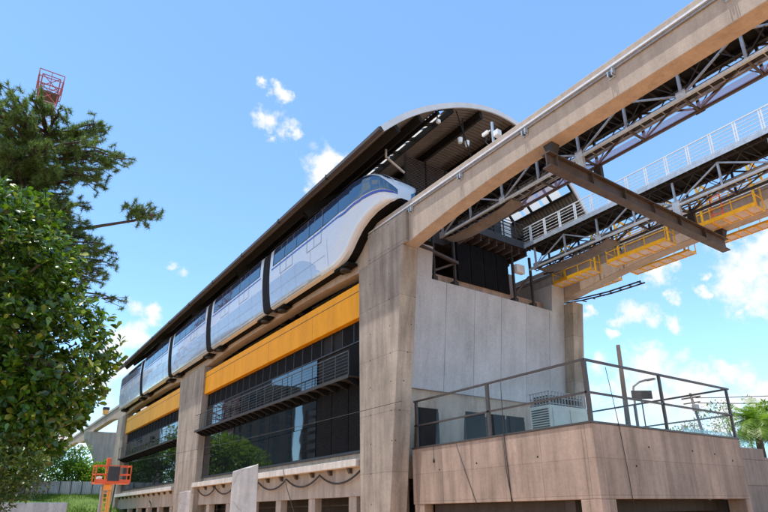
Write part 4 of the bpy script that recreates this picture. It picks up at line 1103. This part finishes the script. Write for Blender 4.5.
# boom lift
t = thing('boom_lift', 'orange mast lift with a red railed work basket raised beside the far bay', 'lift', (7.2,39.3,0))
bx0,bx1,by0,by1,bz = 6.3,8.25,38.9,39.9,3.42
m = MB(); m.box(bx0,bx1,by0,by1,bz,bz+.10); bk = m.build('basket', M['orangered'], t)
m = MB()
for (x,y) in ((bx0,by0),(bx0+.65,by0),(bx1-.65,by0),(bx1,by0),(bx0,by1),(bx1,by1),(bx0+.97,by1)): m.bar((x,y,bz+.1),(x,y,bz+1.05),.055)
for z in (bz+.55,bz+1.05):
    m.bar((bx0,by0,z),(bx1,by0,z),.055); m.bar((bx0,by1,z),(bx1,by1,z),.055); m.bar((bx0,by0,z),(bx0,by1,z),.055); m.bar((bx1,by0,z),(bx1,by1,z),.055)
m.box(bx0,bx1,by0-.01,by0+.01,bz+.1,bz+.25)
m.build('railing', M['orangered'], bk)
m = MB(); m.box(6.95,7.6,38.82,38.885,bz+.15,bz+1.0); m.build('control_box', M['blackframe'], bk, bevel=.02)
m = MB(); m.box(6.45,6.75,39.3,39.6,bz+.11,bz+.42); m.build('bucket', M['white'], bk, bevel=.04)
m = MB(); m.box(7.0,7.07,39.95,40.05,.6,4.3); m.box(7.25,7.32,39.95,40.05,.6,4.3)
for k in range(14): m.bar((7.07,40.0,.75+k*.27),(7.25,40.0,.75+k*.27),.05)
m.box(7.34,7.48,39.97,40.1,.6,3.35); m.build('mast', M['mastyellow'], t)
m = MB(); m.box(7.0,7.26,39.93,40.12,4.3,5.0); m.build('mast_head', M['orangered'], t, bevel=.03)
m = MB(); m.path([(7.2,39.9,4.6),(7.6,39.75,4.1),(7.62,39.8,3.3),(7.55,39.85,2.0),(7.5,39.9,.9)], .035, 7); m.build('hose', M['cable'], t, smooth=True)
m = MB(); m.box(6.9,7.0,39.9,40.3,.6,3.3); m.build('mast_rail', M['galvdull'], t)
m = MB(); m.box(7.02,7.28,39.7,39.93,bz-.3,bz+.2); m.box(6.98,7.4,39.5,39.9,bz-.35,bz-.03); m.build('carriage', M['mastyellow'], t)
m = MB(); m.box(6.2,8.3,39.3,40.7,.35,.95); m.build('chassis', M['mastyellow'], t, bevel=.06)
for (x,y) in ((6.4,39.3),(8.1,39.3),(6.4,40.7),(8.1,40.7)):
    m = MB(); m.path([(x,y-.12,.36),(x,y+.12,.36)],.36,18); m.build('wheel', M['rubber'], t)
# beacon lamp on the far beam
t = thing('beacon_lamp', 'small amber beacon lamp on the side of the beam beyond the station', 'lamp', (14.85,90.5,15.4))
m = MB(); m.path([(14.8,90.5,15.3),(14.8,90.5,15.9)],.42,12); m.build('lens', M['mastyellow'], t)
m = MB(); m.box(14.4,15.2,90.1,90.9,15.9,16.3); m.build('hood', M['blackframe'], t)

# red lattice tower far behind the pine
t = thing('lattice_tower', 'red and pale lattice tower top rising above the pine', 'tower', (.2,90,0))
def lat(z0, z1, w0, w1, mat, name):
    m = MB(); seg = max(1,int((z1-z0)/2.0)); 
    for sx in (-1,1):
        for sy in (-1,1): m.bar((.2+sx*w0,90+sy*w0,z0),(.2+sx*w1,90+sy*w1,z1),.16)
    for i in range(seg):
        za = z0+(z1-z0)*i/seg; zb = z0+(z1-z0)*(i+1)/seg; wa = w0+(w1-w0)*i/seg; wb = w0+(w1-w0)*(i+1)/seg
        for (a,b) in (((-1,-1),(1,-1)),((1,-1),(1,1)),((1,1),(-1,1)),((-1,1),(-1,-1))):
            m.bar((.2+a[0]*wa,90+a[1]*wa,za),(.2+b[0]*wb,90+b[1]*wb,zb),.09); m.bar((.2+b[0]*wa,90+b[1]*wa,za),(.2+a[0]*wb,90+a[1]*wb,zb),.09); m.bar((.2+a[0]*wb,90+a[1]*wb,zb),(.2+b[0]*wb,90+b[1]*wb,zb),.10)
    return m.build(name, mat, t)
lat(0,30,2.6,2.0,M['redpaint'],'lower_frame'); lat(30,56,2.0,1.35,M['towerwhite'],'middle_frame'); lat(56,61.5,1.35,1.25,M['towerwhite'],'upper_frame'); lat(61.5,66.2,1.25,1.2,M['redpaint'],'top_frame')
m = MB(); m.box(-1.25,1.65,88.55,91.45,63.0,63.2); m.build('work_deck', M['rust'], t)
m = MB()
for z in (64.2,65.4,66.6):
    for (a,b) in (((-1.7,-1.7),(1.7,-1.7)),((1.7,-1.7),(1.7,1.7)),((1.7,1.7),(-1.7,1.7)),((-1.7,1.7),(-1.7,-1.7))): m.bar((.2+a[0],90+a[1],z),(.2+b[0],90+b[1],z),.1)
for sx in (-1,0,1):
    for sy in (-1,0,1):
        if sx or sy: m.bar((.2+sx*1.35,90+sy*1.35,63),(.2+sx*1.7,90+sy*1.7,66.6),.10)
m.build('top_cage', M['redpaint'], t)

# ---------------------------------------------------------------- what the glass reflects, across the road to the left
def block(x, y, w, d, h, mat, lab, rows, cols):
    t = thing('apartment_block', lab, 'building', (x,y,0), 'apartment blocks reflected in the glass')
    m = MB(); m.box(x-w/2,x+w/2,y-d/2,y+d/2,0,h); m.build('wall', mat, t)
    m = MB(); m.box(x-w*.2,x+w*.2,y-d*.2,y+d*.2,h,h+3.2); m.build('roof_house', mat, t)
    for r in range(rows):
        z = 3+(h-5)*r/rows
        m = MB(); m.box(x+w/2+.01,x+w/2+1.0,y-d*.16,y+d*.16,z-.3,z+.75); m.build('balcony', M['balcony'], t)
        for c in range(cols):
            yy = y-d/2+d*(c+.5)/cols
            m = MB(); m.box(x+w/2-.05,x+w/2+.03,yy-.75,yy+.75,z,z+1.5); m.build('window', M['winglass'], t)
            xx = x-w/2+w*(c+.5)/cols
            m = MB(); m.box(xx-.6,xx+.6,y-d/2-.03,y-d/2+.05,z,z+1.5); m.build('window', M['winglass'], t)
block(-15.5,110,11,12,25.5,M['tower_dark'],'dark tall apartment block mirrored left of the sky gap in the lower glass',11,4)
block(-33,106,12,14,25,M['tower_block'],'tall apartment block mirrored right of the sky gap in the lower glass',11,4)
block(2,150,16,14,34,M['tower_block'],'pale apartment block mirrored in the glass of the far bay',8,4)
rt = None
for i, (x,y,s) in enumerate(((-2.5,58,1.0),(3.0,84,1.9),(-2.2,86,1.7),(-6.5,80,1.1),(-9.5,74,.95),(-12,74,.9),(-18,80,1.0),(-9,92,1.3))):
    if rt is None:
        rt = tree('street_tree', 'round green street tree across the road, mirrored in the station glass', 'tree', (x,y,0), [(x,y,4.6,2.7,2.7,2.2),(x+.8,y-.5,5.8,1.8,1.8,1.4)], 60, .32, M['leaf3'], 130, .2, (x,y,4.5), 'street trees across the road', clump_r=.7)
    else:
        c = copy_tree(rt, (x,y,0)); c.scale = (s,s,s); c.rotation_euler = (0,0,i*1.3)

# ---------------------------------------------------------------- world, sun, camera
W = bpy.data.worlds.new('World'); SC.world = W; W.use_nodes = True; nt = W.node_tree
bg = nt.nodes['Background']; out = nt.nodes['World Output']
EL = 79; ROT = 268
sk = N(nt,'ShaderNodeTexSky', sky_type='NISHITA'); sk.sun_disc = False; sk.sun_elevation = R(EL); sk.sun_rotation = R(ROT)
sk.altitude = 1500; sk.air_density = 1.0; sk.dust_density = .15; sk.ozone_density = 2.2
tc = N(nt,'ShaderNodeTexCoord'); D_ = tc.outputs['Generated']
CLOUDS = [(0.2784, 0.7223, 0.633, 0.0147), (0.3001, 0.7135, 0.6331, 0.0148), (0.2824, 0.7503, 0.5977, 0.0212), (0.3013, 0.7391, 0.6025, 0.0235), (0.326, 0.7316, 0.5987, 0.0238), (0.3447, 0.729, 0.5913, 0.0153), (0.3176, 0.7493, 0.5811, 0.013), (0.4006, 0.734, 0.5484, 0.0448), (0.3951, 0.7473, 0.5342, 0.0314), (0.4197, 0.7175, 0.5559, 0.0269), (0.3858, 0.7643, 0.5168, 0.0157), (0.2113, 0.8995, 0.3825, 0.0143), (0.2257, 0.901, 0.3706, 0.0145), (0.1821, 0.9342, 0.3068, 0.0198), (0.2038, 0.9294, 0.3077, 0.0202), (0.1602, 0.9497, 0.2689, 0.0309), (0.1891, 0.9448, 0.2674, 0.0317), (0.2168, 0.9412, 0.2591, 0.0243), (0.1502, 0.9578, 0.245, 0.0267), (0.1489, 0.9743, 0.169, 0.0262), (0.1385, 0.9718, 0.1908, 0.0297), (0.1697, 0.9622, 0.2131, 0.027), (0.8234, 0.4846, 0.2952, 0.0316), (0.8365, 0.4666, 0.2874, 0.0271), (0.8506, 0.4491, 0.2734, 0.0189), (0.8154, 0.5019, 0.2886, 0.016), (0.8284, 0.4393, 0.3475, 0.0306), (0.8189, 0.4595, 0.3439, 0.0195), (0.8388, 0.4169, 0.3503, 0.0149), (0.8673, 0.3921, 0.3068, 0.0125), (0.8643, 0.3821, 0.3272, 0.0089), (0.848, 0.4337, 0.3046, 0.0131), (0.8843, 0.3272, 0.3332, 0.0566), (0.8831, 0.3523, 0.31, 0.0444), (0.8997, 0.3214, 0.2954, 0.0554), (0.882, 0.3077, 0.3569, 0.0393), (0.8851, 0.3369, 0.321, 0.0504), (0.894, 0.3056, 0.3276, 0.0484), (0.8955, 0.3515, 0.2729, 0.0101), (0.8985, 0.3429, 0.274, 0.0133), (0.8121, 0.5225, 0.2598, 0.0122), (0.8098, 0.5471, 0.2118, 0.0245), (0.8098, 0.5606, 0.1733, 0.0327), (0.8506, 0.4876, 0.1968, 0.05), (0.8694, 0.461, 0.1781, 0.0483), (0.8457, 0.5066, 0.1678, 0.0427), (0.8845, 0.4296, 0.1817, 0.0323), (0.8811, 0.4497, 0.1466, 0.0508), (0.8987, 0.4146, 0.1428, 0.0382), (0.9086, 0.376, 0.1818, 0.0302), (0.9194, 0.3571, 0.1648, 0.0325), (0.8947, 0.4028, 0.193, 0.0209), (0.8616, 0.4872, 0.1428, 0.0566), (0.8314, 0.5358, 0.1473, 0.0436), (0.9055, 0.4109, 0.1061, 0.0511), (0.9163, 0.3732, 0.1453, 0.033), (0.1379, 0.9844, 0.1089, 0.0254), (0.0653, 0.9793, 0.1917, 0.0344), (0.1005, 0.9856, 0.1363, 0.0423), (0.7878, 0.5359, 0.3035, 0.0124), (-0.4544, -0.8444, 0.2837, 0.0566), (-0.427, -0.8714, 0.2417, 0.0612), (-0.3721, -0.8407, 0.3935, 0.0774), (-0.9114, 0.0001, 0.4116, 0.1169), (-0.8988, 0.0622, 0.4338, 0.0987), (-0.8972, 0.0253, 0.4409, 0.1181), (-0.7916, -0.4847, 0.372, 0.083), (-0.7963, -0.4933, 0.35, 0.0995), (-0.7779, -0.5227, 0.3487, 0.1152), (-0.6384, -0.5829, 0.5026, 0.1006), (-0.5664, -0.6291, 0.5324, 0.096), (-0.6113, -0.5561, 0.5631, 0.08), (-0.4878, 0.4689, 0.7363, 0.0776), (-0.5112, 0.4744, 0.7167, 0.0989), (-0.513, 0.4467, 0.733, 0.0693), (-0.8993, 0.009, 0.4372, 0.0626), (-0.9058, 0.0556, 0.4201, 0.0897), (-0.9126, 0.1898, 0.3623, 0.1096), (-0.3476, -0.5546, 0.7561, 0.1053), (-0.368, -0.4813, 0.7956, 0.0559), (-0.4351, -0.5055, 0.7451, 0.1101), (-0.4204, -0.8187, 0.3912, 0.1176), (-0.5404, -0.7527, 0.3761, 0.0881), (-0.4861, -0.8126, 0.3216, 0.0976), (-0.7788, -0.3193, 0.5399, 0.0866), (-0.8133, -0.2684, 0.5163, 0.0847), (-0.7655, -0.2825, 0.5781, 0.0875), (-0.6745, 0.6156, 0.4075, 0.0644), (-0.7096, 0.5674, 0.4179, 0.0766), (-0.661, 0.6217, 0.4203, 0.0744), (-0.7637, -0.4468, 0.466, 0.1145), (-0.8471, -0.3334, 0.4138, 0.1163), (-0.8456, -0.3019, 0.4403, 0.1069), (-0.59, 0.7175, 0.3703, 0.0683), (-0.5968, 0.7371, 0.317, 0.0933), (-0.5902, 0.7268, 0.3513, 0.081), (-0.7544, -0.1575, 0.6372, 0.0859), (-0.7339, -0.2458, 0.6332, 0.0733), (-0.7266, -0.2668, 0.6332, 0.0671), (-0.5086, -0.8093, 0.2939, 0.0875), (-0.5948, -0.732, 0.3322, 0.0791), (-0.5612, -0.7565, 0.3358, 0.12), (-0.5118, -0.7035, 0.4931, 0.0912), (-0.4681, -0.7253, 0.5047, 0.1156), (-0.4844, -0.7113, 0.5094, 0.0545), (-0.6493, -0.2392, 0.7219, 0.0784), (-0.6758, -0.1508, 0.7215, 0.0716), (-0.6974, -0.1163, 0.7072, 0.0847), (-0.6118, 0.625, 0.4848, 0.1111), (-0.5741, 0.6023, 0.5547, 0.0501), (-0.6466, 0.573, 0.5036, 0.098), (-0.7642, 0.1205, 0.6336, 0.0883), (-0.7951, 0.1779, 0.5797, 0.0727), (-0.8188, 0.0944, 0.5663, 0.105), (-0.9818, -0.0188, 0.1889, 0.0948), (-0.9902, -0.0445, 0.1324, 0.075), (-0.996, -0.011, 0.0883, 0.1107), (-0.3644, 0.5539, 0.7486, 0.1126), (-0.3722, 0.5309, 0.7613, 0.0768), (-0.3586, 0.5404, 0.7611, 0.0841), (-0.732, 0.3186, 0.6022, 0.0804), (-0.7139, 0.3864, 0.584, 0.0696), (-0.7289, 0.3188, 0.6058, 0.088), (-0.5145, -0.6482, 0.5614, 0.0594), (-0.4686, -0.6661, 0.5803, 0.0999), (-0.4845, -0.6813, 0.5487, 0.0947), (-0.8387, 0.4113, 0.3571, 0.0988), (-0.809, 0.3808, 0.4478, 0.0804), (-0.8251, 0.3997, 0.3994, 0.0604), (-0.1657, -0.6715, 0.7222, 0.0686), (-0.2241, -0.697, 0.6812, 0.084), (-0.1862, -0.6819, 0.7073, 0.0825), (-0.4633, 0.5501, 0.6949, 0.0893), (-0.482, 0.5537, 0.6791, 0.1149), (-0.4877, 0.5521, 0.6762, 0.0964), (-0.8579, -0.4517, 0.2451, 0.1171), (-0.8668, -0.4468, 0.2214, 0.0857), (-0.9115, -0.3745, 0.1701, 0.0545)]
warp = N(nt,'ShaderNodeTexNoise'); warp.inputs['Scale'].default_value = 14.; warp.inputs['Detail'].default_value = 6; warp.inputs['Roughness'].default_value = .6; nt.links.new(D_, warp.inputs['Vector'])
wv = N(nt,'ShaderNodeVectorMath', operation='MULTIPLY_ADD'); nt.links.new(warp.outputs['Color'], wv.inputs[0]); wv.inputs[1].default_value = (.09,.09,.09); 
sb = N(nt,'ShaderNodeVectorMath', operation='SUBTRACT'); nt.links.new(D_, sb.inputs[0]); sb.inputs[1].default_value = (.045,.045,.045); nt.links.new(sb.outputs[0], wv.inputs[2])
cur = None
for (dx,dy,dz,r) in CLOUDS:
    v = N(nt,'ShaderNodeVectorMath', operation='DISTANCE'); nt.links.new(wv.outputs[0], v.inputs[0]); v.inputs[1].default_value = (dx,dy,dz)
    mk = math_(nt,'SUBTRACT', 1., math_(nt,'DIVIDE', v.outputs['Value'], r))
    cur = mk if cur is None else math_(nt,'MAXIMUM', cur, mk)
det = N(nt,'ShaderNodeTexNoise'); det.inputs['Scale'].default_value = 26.; det.inputs['Detail'].default_value = 8; det.inputs['Roughness'].default_value = .62; nt.links.new(D_, det.inputs['Vector'])
dens = math_(nt,'ADD', cur, math_(nt,'MULTIPLY', math_(nt,'SUBTRACT', det.outputs['Fac'], .5), 2.5))
mr = N(nt,'ShaderNodeMapRange', interpolation_type='SMOOTHSTEP'); nt.links.new(dens, mr.inputs[0])
mr.inputs[1].default_value = -.05; mr.inputs[2].default_value = .85; mr.inputs[3].default_value = 0; mr.inputs[4].default_value = 1
# thin veil near the horizon
sepw = N(nt,'ShaderNodeSeparateXYZ'); nt.links.new(D_, sepw.inputs[0])
mx = N(nt,'ShaderNodeMix', data_type='RGBA'); nt.links.new(mr.outputs[0], mx.inputs[0])
gain = N(nt,'ShaderNodeMix', data_type='RGBA', blend_type='MULTIPLY'); gain.inputs[0].default_value = 1; nt.links.new(sk.outputs[0], gain.inputs[6]); gain.inputs[7].default_value = (.89,1.03,1.0,1)
nt.links.new(gain.outputs[2], mx.inputs[6]); mx.inputs[7].default_value = (3.0,3.05,3.1,1)
nt.links.new(mx.outputs[2], bg.inputs[0]); bg.inputs[1].default_value = .15

sun = bpy.data.lights.new('Sun','SUN'); sun.energy = 2.6; sun.angle = R(.5); sun.color = (1,.955,.89)
so = bpy.data.objects.new('sun_lamp', sun); COL.objects.link(so)
sd = Vector((math.sin(R(ROT))*math.cos(R(EL)), math.cos(R(ROT))*math.cos(R(EL)), math.sin(R(EL))))
so.rotation_euler = sd.to_track_quat('Z','Y').to_euler(); so.location = (0,0,60)

cam = bpy.data.cameras.new('Camera'); co = bpy.data.objects.new('camera', cam); COL.objects.link(co); SC.camera = co
f, pit, yaw, roll = 577.94, .328085, .614817, -.015064
cp, sp, cy, sy = math.cos(pit), math.sin(pit), math.cos(yaw), math.sin(yaw)
Fv = Vector((sy*cp, cy*cp, sp)); Rv = Vector((cy,-sy,0)); Uv = Rv.cross(Fv)
c_, s_ = math.cos(roll), math.sin(roll); R2 = Rv*c_+Uv*s_; U2 = -Rv*s_+Uv*c_
mat = Matrix((R2, U2, -Fv)).transposed().to_4x4(); mat.translation = Vector((0,0,1.6)); co.matrix_world = mat
cam.sensor_width = 36; cam.lens = f/768*36; cam.shift_y = 59./768; cam.shift_x = -.956/768
cam.clip_start = .1; cam.clip_end = 3000
vs = SC.view_settings; vs.view_transform = 'Standard'; vs.look = 'None'; vs.exposure = 1.2; vs.gamma = 1
try: vs.use_curve_mapping = False
except Exception: pass
SC.render.engine = 'CYCLES'
